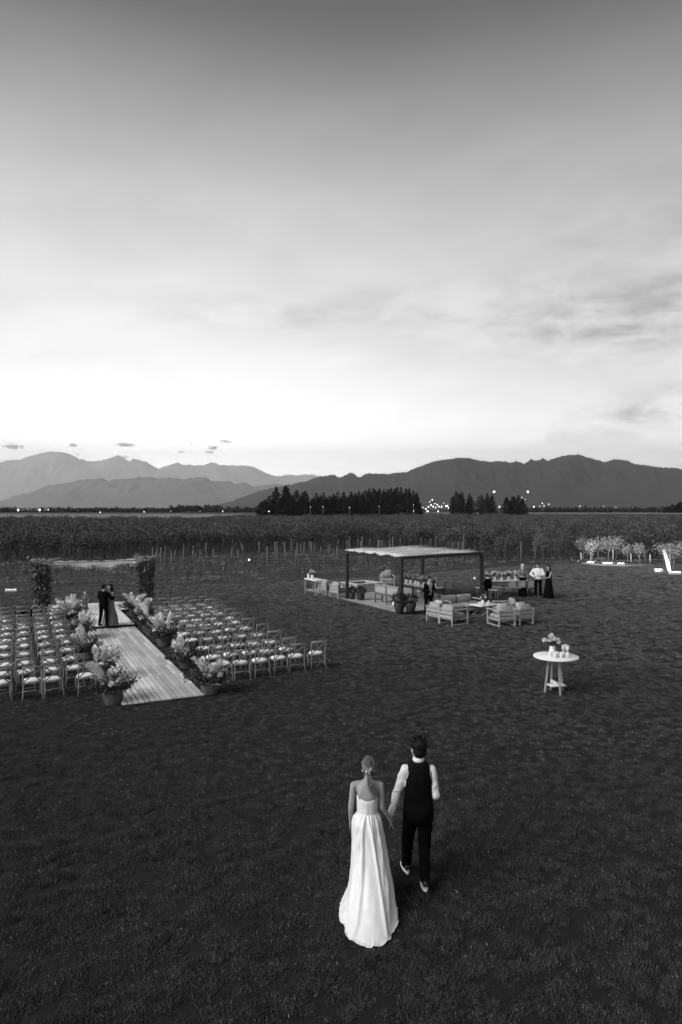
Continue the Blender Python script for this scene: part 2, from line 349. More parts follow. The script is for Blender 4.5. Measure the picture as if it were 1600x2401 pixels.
# ------------------------------------------------------------------ vineyard
m_vleaf = M('vine_leaf', 0.075, 0.75, 0.35, 3.0, rnd=0.35)
m_bark = M('bark', 0.07, 0.9, 0.4, 20, 0.5)
m_post = M('weathered_post', 0.13, 0.85, 0.35, 12, 0.3, rnd=0.3)
def vine_proto(seed, leaves=330):
    random.seed(seed); g = MB()
    for _ in range(leaves):
        p = Vector((random.uniform(-.75, .75), random.gauss(0, .24), random.triangular(.7, 2.2, 1.45)))
        if random.random() < .12: p.z += random.uniform(0, .45); p.y *= .4
        L = random.uniform(.09, .19); g.leaf(p, rv() + Vector((0, 0, .5)), L, L * .42)
    for _ in range(3): x_ = random.uniform(-.6, .6); g.tube([(x_, 0, -.05), (x_ + .03, 0, .5), (x_, 0, 1.0)], [.03, .024, .02], 5)
    for _ in range(5):
        p = Vector((random.uniform(-.7, .7), random.gauss(0, .15), 1.9)); d = Vector((random.gauss(0, .3), random.gauss(0, .3), 1)); [g.leaf(p + d * .1 * k, rv() + Vector((0, 0, .4)), .12, .045) for k in range(5)]
    return meshof(g, 'vine_clump', m_vleaf)
vp = [vine_proto(100 + i) for i in range(8)]
VE = [(-70, 30), (-45, 46), (-28, 56.5), (-11, 67), (0, 76), (6, 79), (9.5, 76), (11.5, 66), (13.5, 60), (17, 59), (22, 60), (35, 62), (80, 76)]
def vedge(x):
    for (a, b), (c, d) in zip(VE, VE[1:]):
        if a <= x <= c: return b + (d - b) * (x - a) / (c - a)
    return 60
random.seed(11); pts = []
for r in range(-20, 95):
    for q in range(-160, 170):
        p = CE(q * 1.15 + random.uniform(-.3, .3), r * 2.3 + random.uniform(-.25, .25))
        if p.y < vedge(p.x) or p.y > (150 if p.x < -30 else 185) + 20 * noise.noise((p.x * .02, 0, 0)) or abs(p.x) > .56 * p.y + 4: continue
        if random.random() < .04: continue
        s = random.uniform(.82, 1.18); pts.append((p, TH + random.uniform(-.2, .2) + (PI if random.random() < .5 else 0), (s * 1.05, s, s * random.uniform(.8, 1.2)), random.randrange(8)))
scatter('vineyard', pts, vp, label='dense dark mass of vine rows filling the field behind the lawn', cat='vineyard')
# weeds along the furrows and bare young sticks, too many to count
def weed_proto(seed):
    random.seed(seed); g = MB()
    for _ in range(46):
        p = Vector((random.gauss(0, .28), random.gauss(0, .12), -.02)); L = random.uniform(.06, .20); g.leaf(p, Vector((random.gauss(0, .5), random.gauss(0, .5), 1)), L, L * .10)
    return meshof(g, 'weed', M('dry_weed', .15, .9, .4, 3.0, rnd=.5))
def stick_proto(seed):
    random.seed(seed); g = MB(); g.tube([(0, 0, -.05), (random.uniform(-.03, .03), 0, .35), (random.uniform(-.06, .06), 0, .75)], [.025, .02, .012], 5)
    for _ in range(22): g.leaf(Vector((random.gauss(0, .12), random.gauss(0, .08), random.uniform(.3, .9))), rv(), random.uniform(.08, .15), .04)
    return meshof(g, 'stick', M('stick_leaf', .05, .85, .4, 8, rnd=.4))
random.seed(14); pts = []
for r in range(-10, 40):
    for q in range(-90, 130):
        u_ = r * 2.3 + .6; p = CE(q * .62 + random.uniform(-.3, .3), u_ + random.gauss(0, .34))
        if p.y < lawn_edge(p.x) + .5 or p.y > vedge(p.x) + 4 or abs(p.x) > .56 * p.y + 3 or p.y > 95: continue
        if noise.noise((p.x * .25, p.y * .6, r * .7)) > -.15: p.z = .0; pts.append((p, random.uniform(-.3, .3) + TH, random.uniform(.7, 1.5), random.randrange(4)))
        if q % 2 == 0 and random.random() < .8: w = CE(q * .62 + random.uniform(-.2, .2), u_ + random.uniform(-.1, .1)); pts.append((w, random.uniform(0, 6), random.uniform(.6, 1.15), 4 + random.randrange(3)))
scatter('weeds', pts, [weed_proto(400 + i) for i in range(4)] + [stick_proto(410 + i) for i in range(3)], label='dry weeds and thin bare vines along the furrows behind the lawn', cat='weeds')
# trellis posts that can be told apart
pm = MB(); pm.tube([(0, 0, -.1), (0, 0, .5), (0, 0, 1)], [.05, .047, .043], 7); post_mesh = meshof(pm, 'post', m_post)
PX = [(358, 1284, 1322), (368, 1286, 1320), (378, 1284, 1322), (388, 1282, 1328), (155, 1282, 1306), (164, 1284, 1305), (173, 1282, 1307), (184, 1284, 1306), (410, 1290, 1316), (431, 1288, 1318), (452, 1290, 1316),
      (470, 1288, 1315), (500, 1287, 1314), (544, 1284, 1312), (559, 1288, 1312), (608, 1280, 1303), (628, 1281, 1330), (649, 1284, 1338), (671, 1287, 1322), (694, 1288, 1340), (713, 1270, 1307), (731, 1272, 1300), (752, 1281, 1310),
      (773, 1275, 1300), (793, 1265, 1292), (821, 1276, 1300), (846, 1268, 1292), (867, 1263, 1290), (889, 1265, 1288), (913, 1265, 1288), (939, 1260, 1288), (1010, 1262, 1288), (1022, 1266, 1290), (1036, 1264, 1292), (1058, 1266, 1296), (1063, 1270, 1306), (1089, 1252, 1320), (1115, 1256, 1296), (1186, 1268, 1312), (1222, 1270, 1316), (1254, 1269, 1315)]
random.seed(55)
for _ in range(34): x_ = random.uniform(395, 1100); y1_ = 1318 + random.uniform(-12, 12) - (x_ - 400) * .022; PX.append((x_, y1_ - random.uniform(30, 44), y1_))
for (x, y0, y1) in PX:
    b = G(x, y1); h = min(CAM_H - (y0 - HZ) / FPX * b.y, 2.4)
    o = inst('vineyard_post', post_mesh, None, b, (random.uniform(-.03, .03), random.uniform(-.04, .04), random.uniform(0, 6)), (1, 1, h))
    tag(o, 'thin pale upright trellis post ' + ('behind the left of the leafy arch' if x < 250 else 'just right of the leafy arch' if x < 400 else 'between the arch and the tripod light' if x < 580 else 'between the tripod light and the bar table' if x < 740 else 'seen above the left half of the pergola' if x < 950 else 'seen above the right half of the pergola' if x < 1135 else 'right of the pergola behind the guests'), 'post', 'trellis posts along the vineyard edge')
b = G(573, 1322); o = inst('vineyard_post', post_mesh, None, b, (0.05, -.14, 0), (1, 1, 1.75)); tag(o, 'pale trellis post leaning to the left just left of the tripod light', 'post', 'trellis posts along the vineyard edge')
# young vines in the bare soil
def young_vine(seed):
    random.seed(seed); t = thing('young_vine', 'x', 'vine', group='young vines in the bare soil')
    g = MB(); g.tube([(0, 0, -.05), (random.uniform(-.04, .04), 0, .3), (random.uniform(-.06, .06), 0, .6)], [.03, .025, .015], 6); g.build('trunk', m_bark, t)
    g = MB()
    for _ in range(45): g.leaf(Vector((random.gauss(0, .1), random.gauss(0, .1), random.uniform(.3, .75))), rv(), random.uniform(.08, .16), .05)
    g.build('crown', M('young_leaf', .05, .8, .4, 8), t); return t
yv = young_vine(5); first = True
for (x, y) in [(135, 1352), (62, 1358), (240, 1345), (444, 1362), (470, 1360), (610, 1350), (780, 1338), (880, 1334), (918, 1330), (968, 1336), (1020, 1332), (1048, 1335), (330, 1350), (528, 1340)]:
    o = yv if first else dup(yv, (0, 0, 0)); first = False; o.scale = (.75,) * 3; o.location = G(x, y); o.rotation_euler = (0, 0, x); o['label'] = 'small dark young vine standing alone in the furrowed soil'
tb = MB(); tb.lathe([(.045, 0), (.045, .55), (.04, .56)], 8); o = tb.build('grow_tube', M('grow_tube_plastic', .35, .6), None, G(524, 1338)); o.rotation_euler = (0, .1, 0); tag(o, 'pale upright plant guard tube in the soil left of the tripod', 'tube')

# lit vines at the right edge of the lawn, their floodlights and leaning end posts
m_vlit = M('vine_leaf_lit', 0.24, 0.7, 0.4, 4.0)  # lighter copy of the vine leaf: floodlight brightness put into the colour
def lit_vine(seed, leaves=420):
    random.seed(seed); t = thing('grape_vine', 'x', 'vine', group='floodlit vines')
    g = MB(); g.tube([(0, 0, -.05), (.03, .02, .5), (-.02, 0, .95)], [.04, .032, .025], 7); g.tube([(-.02, 0, .93), (-.3, 0, 1.1), (-.6, .03, 1.05)], [.022, .018, .012], 6); g.tube([(-.02, 0, .93), (.3, 0, 1.1), (.6, .03, 1.08)], [.022, .018, .012], 6); g.build('trunk', M('vine_trunk', .2, .9, .3, 20), t)
    g = MB()
    for _ in range(leaves):
        p = Vector((random.gauss(0, .42), random.gauss(0, .22), random.gauss(1.35, .26))); L = random.uniform(.08, .16); g.leaf(p, rv(), L, L * .45)
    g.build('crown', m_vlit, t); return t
lv = [lit_vine(31), lit_vine(32), lit_vine(33)]
spots = [(1368, 1311, 1.0), (1386, 1317, .95), (1404, 1312, 1.0), (1428, 1315, 1.12), (1446, 1310, 1.05), (1472, 1318, .8), (1500, 1320, .85), (1556, 1322, .9), (1580, 1333, 1.0), (1606, 1330, 1.05)]
for i, (x, y, s) in enumerate(spots):
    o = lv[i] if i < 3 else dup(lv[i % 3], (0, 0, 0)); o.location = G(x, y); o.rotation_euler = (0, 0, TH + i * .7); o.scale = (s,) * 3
    o['label'] = '%s floodlit vine from the left at the right edge of the lawn' % ORD[i]
def lean_post(x0, y0, x1, y1, r, mat, label, name='end_post'):
    b = G(x1, y1); d = b.y; t = P(x0, y0, d); g = MB(); g.tube([Vector((0, 0, -.05)), (t - b) * .5, t - b], [r, r * .95, r * .9], 8); return tag(g.build(name, mat, None, b), label, 'post')
m_wpost = M('white_post', .62, .7, .1, 8)
lean_post(1506, 1273, 1518, 1326, .07, m_post, 'grey end post leaning left beside the last floodlit vines')
lean_post(1557, 1289, 1572, 1344, .13, m_wpost, 'thick bright white end post leaning left beside a floodlight')
lean_post(1571, 1275, 1572, 1324, .06, m_wpost, 'white upright post behind the leaning white end post')
for i, (x, y0, y1) in enumerate([(1438, 1288, 1312), (1480, 1297, 1317), (1525, 1300, 1320)]):
    lean_post(x, y0, x, y1, .05, m_wpost, '%s short white stake from the left under the floodlit vines' % ORD[i], 'vine_stake')
lean_post(1362, 1296, 1364, 1314, .04, m_wpost, 'thin white prop under the leftmost floodlit vine', 'vine_stake')
def flood(x, y, aim, power, label, w=.55):
    b = G(x, y); t = thing('floodlight', label, 'floodlight', b, 0, 'ground floodlights')
    g = MB(); g.box((0, 0, .1), (w, .16, .16)); g.bar((-w / 2 - .02, 0, 0), (-w / 2 - .02, 0, .2), .03); g.bar((w / 2 + .02, 0, 0), (w / 2 + .02, 0, .2), .03); g.box((0, .02, .011), (w, .24, .02)); g.build('housing', M('lamp_housing', .55, .5), t)
    g = MB(); g.box((0, 0, .187), (w * .9, .13, .01)); g.build('lens', M('lamp_lens', .9, .3, emit=6.0), t)
    ld = bpy.data.lights.new('floodlight_lamp', 'SPOT'); ld.energy = power * 1.25; ld.spot_size = RAD(150); ld.spot_blend = .6; ld.shadow_soft_size = .15
    lo = bpy.data.objects.new('floodlight_lamp', ld); COL.objects.link(lo); lo.parent = t; lo.location = (0, 0, .3); lo.rotation_euler = Vector(aim).to_track_quat('-Z', 'Y').to_euler()
    return t
flood(1385, 1323, (0, .6, .6), 260, 'leftmost floodlight lying on the grass under the floodlit vines')
flood(1425, 1325, (.1, .6, .6), 320, 'second floodlight from the left under the floodlit vines', .8)
flood(1456, 1326, (.1, .6, .6), 200, 'third floodlight from the left under the floodlit vines')
flood(1545, 1341, (.3, .5, .6), 160, 'floodlight left of the thick leaning white post')
flood(1583, 1347, (-.25, .5, .7), 320, 'floodlight right of the thick leaning white post', .8)
g = MB(); g.tube([G(1368, 1322) + Vector((0, 0, .04)), G(1405, 1326) + Vector((0, 0, .04)), G(1460, 1328) + Vector((0, 0, .04)), G(1530, 1326) + Vector((0, 0, .04))], .06, 6); tag(g.build('edging', M('edging_stone', .4, .9, .3, 4)), 'pale low edging along the grass under the floodlit vines', 'edging')

# ------------------------------------------------------------------ trees on the plain
m_con = M('conifer_leaf', 0.028, 0.9, 0.4, 0.6)
def conifer(seed, h, r, kind=0, leaves=1700):
    random.seed(seed); g = MB(); n_ = 1 if kind == 0 else 4
    sp_ = [(0, 0, h, r * (1 if kind == 0 else .62))] + [(random.uniform(-.75, .75) * r, random.uniform(-.5, .5) * r, h * random.uniform(.68, .96), r * random.uniform(.4, .6)) for _ in range(n_ - 1)]
    for q_ in range(leaves):
        ox, oy, hh, rk = sp_[q_ % n_]; t = random.random() ** .85
        rr = rk * min(1, (1 - t) / (.75 if kind == 0 else .5)) ** .9 * (.75 + .7 * noise.noise((t * 6, seed + ox, 1)))
        a = random.uniform(0, 2 * PI); q = math.sqrt(random.uniform(.05, 1)) * rr * (1 + .5 * noise.noise((math.cos(a) * 1.5, math.sin(a) * 1.5, t * 9 + seed)))
        L = random.uniform(.45, 1.1) * h / 13 * (1.05 - .5 * t); g.leaf((ox + q * math.cos(a), oy + q * math.sin(a), .03 * hh + t * hh * .97), Vector((math.cos(a), math.sin(a), random.uniform(.2, 2.2))) + rv(.4), L, L * .28)
    k = MB(); k.tube([(0, 0, -.3), (0, 0, h * .5), (0, 0, h * .93)], [.25, .16, .04], 7)
    return meshof(g, 'crown', m_con), meshof(k, 'trunk', m_bark)
TP = [conifer(201 + i, 13, 2.5, 0) for i in range(4)] + [conifer(221 + i, 13, 2.6, 1, 2600) for i in range(6)]
def tree(x, y1, y0, wid, kind, label, group):
    b = G(x, y1) if y1 > 1200 else None; d = b.y; h = (y1 - y0) / FPX * d; c, k = TP[kind]
    t = thing('conifer_tree', label, 'tree', b, x * .37, group); s = (h / 13); w = wid / FPX * d / 5.2
    inst('crown', c, t, (0, 0, 0), (0, 0, 0), (w, w, s)); inst('trunk', k, t, (0, 0, 0), (0, 0, 0), (w, w, s)); return t
# (x, top) along the long row, read off its outline
ROW = [(632, 1163, 38, 1), (648, 1143, 30, 0), (670, 1140, 32, 2), (696, 1150, 34, 5), (716, 1152, 28, 4), (742, 1157, 30, 1), (759, 1156, 26, 3), (774, 1163, 24, 0), (792, 1155, 28, 2), (806, 1154, 26, 1), (824, 1154, 26, 3), (842, 1153, 26, 0), (858, 1151, 26, 2), (866, 1146, 24, 1),
       (876, 1145, 22, 3), (890, 1147, 24, 0), (901, 1148, 24, 2), (917, 1144, 24, 1), (932, 1143, 24, 3), (941, 1143, 24, 0), (952, 1147, 24, 2), (960, 1146, 24, 1), (970, 1152, 24, 3), (978, 1172, 22, 6)]
random.seed(66)
ROW = sorted(ROW + [(x + random.uniform(6, 11), y + random.uniform(1, 12), w * .8, random.randrange(4)) for (x, y, w, k) in ROW[2:-2:3]])
for i, (x, y, w, k) in enumerate(ROW): tree(x, 1213 - (x - 630) * .006, y, w * 1.5, k if i in (1, 2) else 4 + (i * 5 + k) % 6, '%s dark tree from the left in the long row on the plain' % ORD[i], 'long row of dark trees on the plain')
for i, (x, y, w, k) in enumerate([(1070, 1153, 32, 4), (1084, 1154, 28, 5), (1101, 1158, 26, 6), (1130, 1160, 26, 4), (1143, 1156, 26, 5), (1154, 1160, 24, 1)]): tree(x, 1208.5, y, w * 1.15, k, '%s dark tree from the left in the clump right of the long row' % ORD[i], 'clump of dark trees right of the long row')
for i, (x, y, w, k) in enumerate([(1188, 1166, 28, 3), (1202, 1164, 28, 6), (1216, 1161, 30, 4), (1226, 1170, 26, 2)]): tree(x, 1208.5, y, w * 1.15, k, '%s dark tree from the left in the rightmost small clump' % ORD[i], 'rightmost clump of dark trees')
for i, (x, y, w, k) in enumerate([(1578, 1183, 34, 5), (1596, 1177, 40, 6)]): tree(x, 1203.5, y, w * 1.2, k, '%s dark bushy tree at the right edge of the photo' % ('left-hand', 'right-hand')[i], 'trees at the right edge')
# far hedgerows that read as one dark line
random.seed(5); g = MB()
def hedge(x0, x1, y1, y0, nl, d):
    for _ in range(nl):
        x = random.uniform(x0, x1); top = y0 + (y1 - y0) * (.25 + .45 * noise.noise((x * .06, y0, 0)) + .3 * noise.noise((x * .25, y0, 2)))
        q = P(x, random.uniform(top, y1), d + random.uniform(-8, 8)); L = random.uniform(1.2, 2.8); g.leaf(q, rv() + Vector((0, 0, .6)), L, L * .4)
hedge(-40, 36, 1207, 1186, 900, 640); hedge(95, 145, 1206, 1190, 500, 640); hedge(145, 420, 1206, 1190, 3800, 640); hedge(400, 520, 1206, 1183, 2200, 640); hedge(510, 640, 1206, 1187, 1500, 640)
hedge(1230, 1640, 1204, 1189, 4200, 640); hedge(-40, 1640, 1204, 1194, 5200, 720); hedge(36, 100, 1206, 1195, 350, 650)
tag(g.build('far_hedgerow', m_con), 'low dark line of far hedges and trees on the plain', 'hedgerow', kind='stuff')

# ------------------------------------------------------------------ town lights
m_glow = M('lit_lamp', .9, .4, emit=9.0)
lm = MB(); lm.ell((0, 0, 0), .38, nu=10, nv=7); lamp_mesh = meshof(lm, 'globe', m_glow)
pl = MB(); pl.tube([(0, 0, 0), (0, 0, 1)], .12, 6); pole_mesh = meshof(pl, 'pole', M('lamp_pole', .12, .7))
def town_light(x, y, d, r, label, group):
    p = P(x, y, d); t = thing('street_lamp', label, 'street lamp', (p.x, p.y, -.05), 0, group)
    inst('globe', lamp_mesh, t, (0, 0, p.z + .05), (0, 0, 0), (2 * r,) * 3); inst('pole', pole_mesh, t, (0, 0, 0), (0, 0, 0), (1, 1, max(p.z + .05, .2)))
for i, (x, y, r) in enumerate([(235, 1201, .75), (338, 1200, .8), (401, 1199, .45), (443, 1199, .5), (469, 1199, .35), (523, 1199, .8)]): town_light(x, y, 600, r * .42, '%s single lit lamp from the left along the left hedgerow' % ORD[i], 'lamps along the left hedgerow')
for i, (x, y, r) in enumerate([(631, 1199, .45), (758, 1188, .3), (728, 1189, .28), (820, 1190, .36), (890, 1187, .28), (970, 1184, .26), (971, 1198, .32)]): town_light(x, y, 316, r * .45, '%s lit lamp from the left in front of the long tree row' % ORD[i], 'lamps before the long tree row')
town_light(1159, 1153, 640, .8, 'tall lit lamp mast standing above the middle tree clump', 'tall lamp masts'); town_light(1238, 1153, 640, .8, 'tall lit lamp mast right of the last tree clump', 'tall lamp masts')
random.seed(9)
cl_l = [(1003, 1199, 1.4), (988, 1186, .8), (992, 1190, .7), (999, 1193, .9), (1005, 1188, 1.0), (1011, 1184, .9), (1014, 1172, .9), (1008, 1176, .6), (1016, 1188, 1.0), (1022, 1190, .8), (1026, 1183, .9), (1030, 1188, .9), (1036, 1189, .8), (1041, 1180, .6), (1046, 1187, 1.0), (1050, 1186, .9), (1052, 1191, .7), (1056, 1188, .9), (1060, 1187, .8), (1028, 1199, 1.0), (1036, 1186, .6), (1020, 1181, .6), (1172, 1188, 1.0), (1178, 1188, .9), (1184, 1188, 1.0)]
for (x, y, r) in cl_l: town_light(x, y, 680, r * .5, 'one of the bright clustered town lights between the tree rows', 'clustered town lights')
for i, (x, y, r) in enumerate([(1127, 1167, .7), (1224, 1167, .6), (1231, 1171, .5), (1252, 1188, 1.0), (1266, 1187, .5), (1272, 1180, .7), (1276, 1186, .6), (1287, 1182, .7), (1361, 1187, .6), (1415, 1188, .5), (1445, 1188, .5)]): town_light(x, y, 660, r * .45, '%s faint town light from the left on the right-hand plain' % ORD[i], 'scattered lights on the right plain')
def shed(x0, x1, y0, y1, d, wins, label):
    a, b = P(x0, y1, d), P(x1, y1, d); w = b.x - a.x; h = (y1 - y0) / FPX * d; t = thing('farm_building', label, 'building', ((a.x + b.x) / 2, d, 0))
    zb = max(a.z, 0); g = MB(); g.box((0, 0, (zb + h) / 2), (w, 8, zb + h)); g.build('wall', M('shed_wall', .25, .9), t)
    g = MB(); g.add([(-w / 2 - .3, -4.3, zb + h), (w / 2 + .3, -4.3, zb + h), (w / 2 + .3, 0, zb + h + 1.2), (-w / 2 - .3, 0, zb + h + 1.2), (-w / 2 - .3, 4.3, zb + h), (w / 2 + .3, 4.3, zb + h)], [(0, 1, 2, 3), (3, 2, 5, 4), (0, 3, 4), (1, 5, 2)]); g.build('roof', M('shed_roof', .12, .8), t)
    for (wx, ww) in wins:
        g = MB(); g.box((wx * w, -4.03, zb + h * .55), (ww * w, .06, h * .5)); g.build('window', m_glow, t)
shed(94, 139, 1195, 1204, 650, [(-.38, .12), (-.25, .08), (.08, .1), (.2, .1), (.38, .14)], 'long low farm building with lit windows on the left plain')
shed(183, 204, 1197, 1203, 650, [(-.3, .2), (.28, .25)], 'small lit building right of the long farm building')
shed(40, 78, 1196, 1203, 680, [(-.3, .08), (.3, .1)], 'low building with two small lights at the far left')
# ------------------------------------------------------------------ lawn grass
m_blade = M('grass_blade', 0.058, 0.7, 0.3, 2.0, rnd=0.42, spec=.1)
m_straw_far_light = M('straw_far_light_blade', 0.28, 0.7, 0.3, 2.0, rnd=0.4, spec=.1)  # pale blades: dry grass at the edge, painted brightness on the farther lawn
def tuft(seed, nb=110, R=.085, dry=.03):  # dry: share of pale blades, for dry edge and painted far brightness
    random.seed(seed); g = MB()
    for _ in range(nb):
        a = random.uniform(0, 2 * PI); q = R * math.sqrt(random.random()); p = Vector((q * math.cos(a), q * math.sin(a), -.003))
        h = random.uniform(.016, .04); d = Vector((random.gauss(0, .5), random.gauss(0, .5), 1)).normalized(); w = Vector((math.cos(a * 7), math.sin(a * 7), 0)) * random.uniform(.0017, .0033)
        mid = p + d * h * .55; tip = p + d * h + Vector((d.x, d.y, -.15)) * h * .35
        g.add([p - w, p + w, mid + w * .8, mid - w * .8, tip], [(0, 1, 2, 3), (3, 2, 4)])
    m = meshof(g, 'tuft', m_blade); m.materials.append(m_straw_far_light)
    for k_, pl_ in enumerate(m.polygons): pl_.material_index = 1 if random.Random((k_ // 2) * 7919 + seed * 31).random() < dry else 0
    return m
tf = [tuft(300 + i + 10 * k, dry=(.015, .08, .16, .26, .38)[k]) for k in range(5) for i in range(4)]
random.seed(21); pts = []
def in_deck(p):
    q = p - PO; e_, u_ = q.dot(E), q.dot(U); return 1.2 < e_ < 3.05 and -15.7 < u_ < -1
BD = Vector((math.cos(.62), math.sin(.62), 0)); BP = Vector((-BD.y, BD.x, 0))
y = 5.2
while y < 57:
    dens = 105 if y < 12 else (80 if y < 20 else (56 if y < 32 else 36)); step = .5
    W2 = .56 * (y + step) + .6; n = int(2 * W2 * step * dens)
    for _ in range(n):
        p = Vector((random.uniform(-W2, W2), random.uniform(y, y + step), 0))
        if p.y > lawn_edge(p.x) - .05 or in_deck(p): continue
        t_, s_ = p.dot(BD), p.dot(BP); wob = .25 * noise.noise((t_ * .8, s_ * .8, 2))
        nzv = noise.noise((t_ * 1.5, (s_ + wob) * 4.6, 0)) + .55 * noise.noise((t_ * 4, s_ * 11, 5))
        if nzv < -.1 and random.random() < min(.88, (-.1 - nzv) * 2.8): continue
        far = 1 + max(0, y - 14) * .028; ed_ = lawn_edge(p.x) - p.y; pd_ = min(4.49, max(0, (p.y - 6.5) / 7.0) + 2.4 * math.exp(-ed_ / 4.0) + .5 * noise.noise((p.x * .15, p.y * .2, 30)) + random.uniform(-.3, .3))  # paler sets with distance paint the lawn's brightening; edge term is drier grass
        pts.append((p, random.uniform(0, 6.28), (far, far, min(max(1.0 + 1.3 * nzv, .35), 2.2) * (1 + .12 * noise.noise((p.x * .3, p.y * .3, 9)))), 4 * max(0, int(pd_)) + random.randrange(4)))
    y += step
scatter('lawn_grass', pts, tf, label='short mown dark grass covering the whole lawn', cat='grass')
print('grass', len(pts))
# ------------------------------------------------------------------ aisle deck and ceremony platform
m_plank = M('deck_board', 0.56, 0.5, 0.2, 5.0, 0.25, 30.0, rnd=0.30, spec=.5, stretch=(6, .7, 6))
m_plank2 = M('platform_board', 0.82, 0.5, 0.12, 5.0, 0.15, 30.0, rnd=0.12, spec=.5, stretch=(6, .7, 6))
m_under = M('deck_frame', 0.012, 0.9)
def box_mesh(name, d, mat, bev=.006):
    x, y, z = d[0] / 2, d[1] / 2, d[2]; b = bev; g = MB()
    vs = [(-x, -y, 0), (x, -y, 0), (x, y, 0), (-x, y, 0), (-x, -y, z - b), (x, -y, z - b), (x, y, z - b), (-x, y, z - b), (-x + b, -y + b, z), (x - b, -y + b, z), (x - b, y - b, z), (-x + b, y - b, z)]
    g.add(vs, [(3, 2, 1, 0)] + [(i, (i + 1) % 4, 4 + (i + 1) % 4, 4 + i) for i in range(4)] + [(4 + i, 4 + (i + 1) % 4, 8 + (i + 1) % 4, 8 + i) for i in range(4)] + [(8, 9, 10, 11)])
    return meshof(g, name, mat)
dk = thing('wooden_aisle', 'long aisle of pale wooden boards laid on the lawn between the chairs', 'deck', CE(2.125, -15.8), TH)
bw_, nb = 1.95 / 15, 15; pm_ = [box_mesh('plank', (bw_ - .023, 1.2 - .014, .03), m_plank)]
g = MB(); g.box((0, 5.3, .012), (1.93, 10.58, .024)); g.build('bearer', m_under, dk)
for j in range(9):
    for i in range(nb):
        L = 1.2 if j < 8 else 1.0
        inst('plank', pm_[0], dk, (-.975 + bw_ * (i + .5) + random.uniform(-.002, .002), 1.2 * j + (.6 if j < 8 else .5), .025 + random.uniform(0, .003)), (0, 0, random.uniform(-.0015, .0015)), (1, L / 1.2, 1))
pf = thing('ceremony_platform', 'raised pale board platform under the leafy arch at the end of the aisle', 'platform', CE(2.125, -5.15), TH)
g = MB(); g.box((0, 2.0, .06), (1.97, 4.0, .12)); g.box((0, 5.3, .06), (4.0, 2.56, .12)); g.build('bearer', m_under, pf)
pm2 = box_mesh('plank', (bw_ - .026, 1.3, .03), m_plank2)
for j in range(3):
    for i in range(nb): inst('plank', pm2, pf, (-.975 + bw_ * (i + .5), .665 + 1.335 * j, .121 + random.uniform(0, .002)), (0, 0, 0), (1, 1.02, 1))
for j in range(2):
    for i in range(31): inst('plank', pm2, pf, (-2.0 + 4.0 / 31 * (i + .5), 4.66 + 1.3 * j, .121 + random.uniform(0, .002)), (0, 0, 0), (.99, .99, 1))

# ------------------------------------------------------------------ cross-back chairs
m_cw = M('chair_wood', 0.24, 0.6, 0.25, 9, 0.15, rnd=.15, stretch=(1, 1, .3)); m_cush = M('seat_cushion', 0.84, 0.8, 0.04, 6, .15, 40)
def make_chair():
    t = thing('cross_back_chair', 'x', 'chair')
    w, dp, sh, bh = .20, .20, .41, .80        # faces +y
    for sx in (-1, 1):
        MB().tube([(sx * w * .92, dp, 0), (sx * w * .9, dp * .96, sh - .02)], [.014, .017], 8).build('leg', m_cw, t)
        MB().tube([(sx * (w + .025), -dp - .07, 0), (sx * w, -dp - .01, .22), (sx * w, -dp, sh), (sx * (w + .01), -dp - .04, .6), (sx * (w + .015), -dp - .1, bh)], [.014, .017, .018, .016, .015], 8).build('leg', m_cw, t)
    # curved top rail
    g = MB(); n = 9; vs = []
    for i in range(n):
        a = -1 + 2 * i / (n - 1); x = a * (w + .03); yy = -dp - .10 - .05 * (1 - a * a); z = bh + .012 * (1 - a * a)
        for (py, pz) in ((-.012, -.025), (.012, -.025), (.012, .025), (-.012, .025)): vs.append((x, yy + py, z + pz))
    g.add(vs, [(i * 4 + k, i * 4 + (k + 1) % 4, i * 4 + 4 + (k + 1) % 4, i * 4 + 4 + k) for i in range(n - 1) for k in range(4)] + [(3, 2, 1, 0), (n * 4 - 4, n * 4 - 3, n * 4 - 2, n * 4 - 1)]); g.build('top_rail', m_cw, t)
    for sx in (-1, 1):
        g = MB(); g.bar((sx * w, -dp - .02, sh + .03), (-sx * (w - .01) * .25, -dp - .085, .66), .03, .012, (0, 1, 0)); g.bar((-sx * (w - .01) * .25, -dp - .085, .66), (-sx * w, -dp - .1, bh - .03), .03, .012, (0, 1, 0)); g.build('cross_slat', m_cw, t)
    g = MB(); g.lathe([(.205, sh - .035), (.215, sh - .025), (.215, sh - .008), (.21, sh)], 18); g.build('seat', m_cw, t)
    g = MB(); g.lathe([(.17, sh), (.20, sh + .008), (.207, sh + .025), (.19, sh + .043), (.10, sh + .052), (.02, sh + .054)], 20); g.build('cushion', m_cush, t)
    for (a, b) in (((-w * .92, dp * .98, .2), (w * .92, dp * .98, .2)), ((-w, -dp - .02, .22), (w, -dp - .02, .22)), ((-w, -dp - .02, .17), (-w * .92, dp * .98, .17)), ((w, -dp - .02, .17), (w * .92, dp * .98, .17))):
        MB().tube([a, b], .009, 6).build('stretcher', m_cw, t)
    return t
chair0 = make_chair(); used = False
random.seed(41)
RU = [-14.38, -13.36, -12.13, -10.8, -9.6, -8.2, -7.1, -6.0, -5.2, -4.15, -3.05]
LU = [-14.1, -13.1, -12.0, -10.7, -9.5, -8.35, -7.2, -6.05, -5.3, -4.2, -3.1]
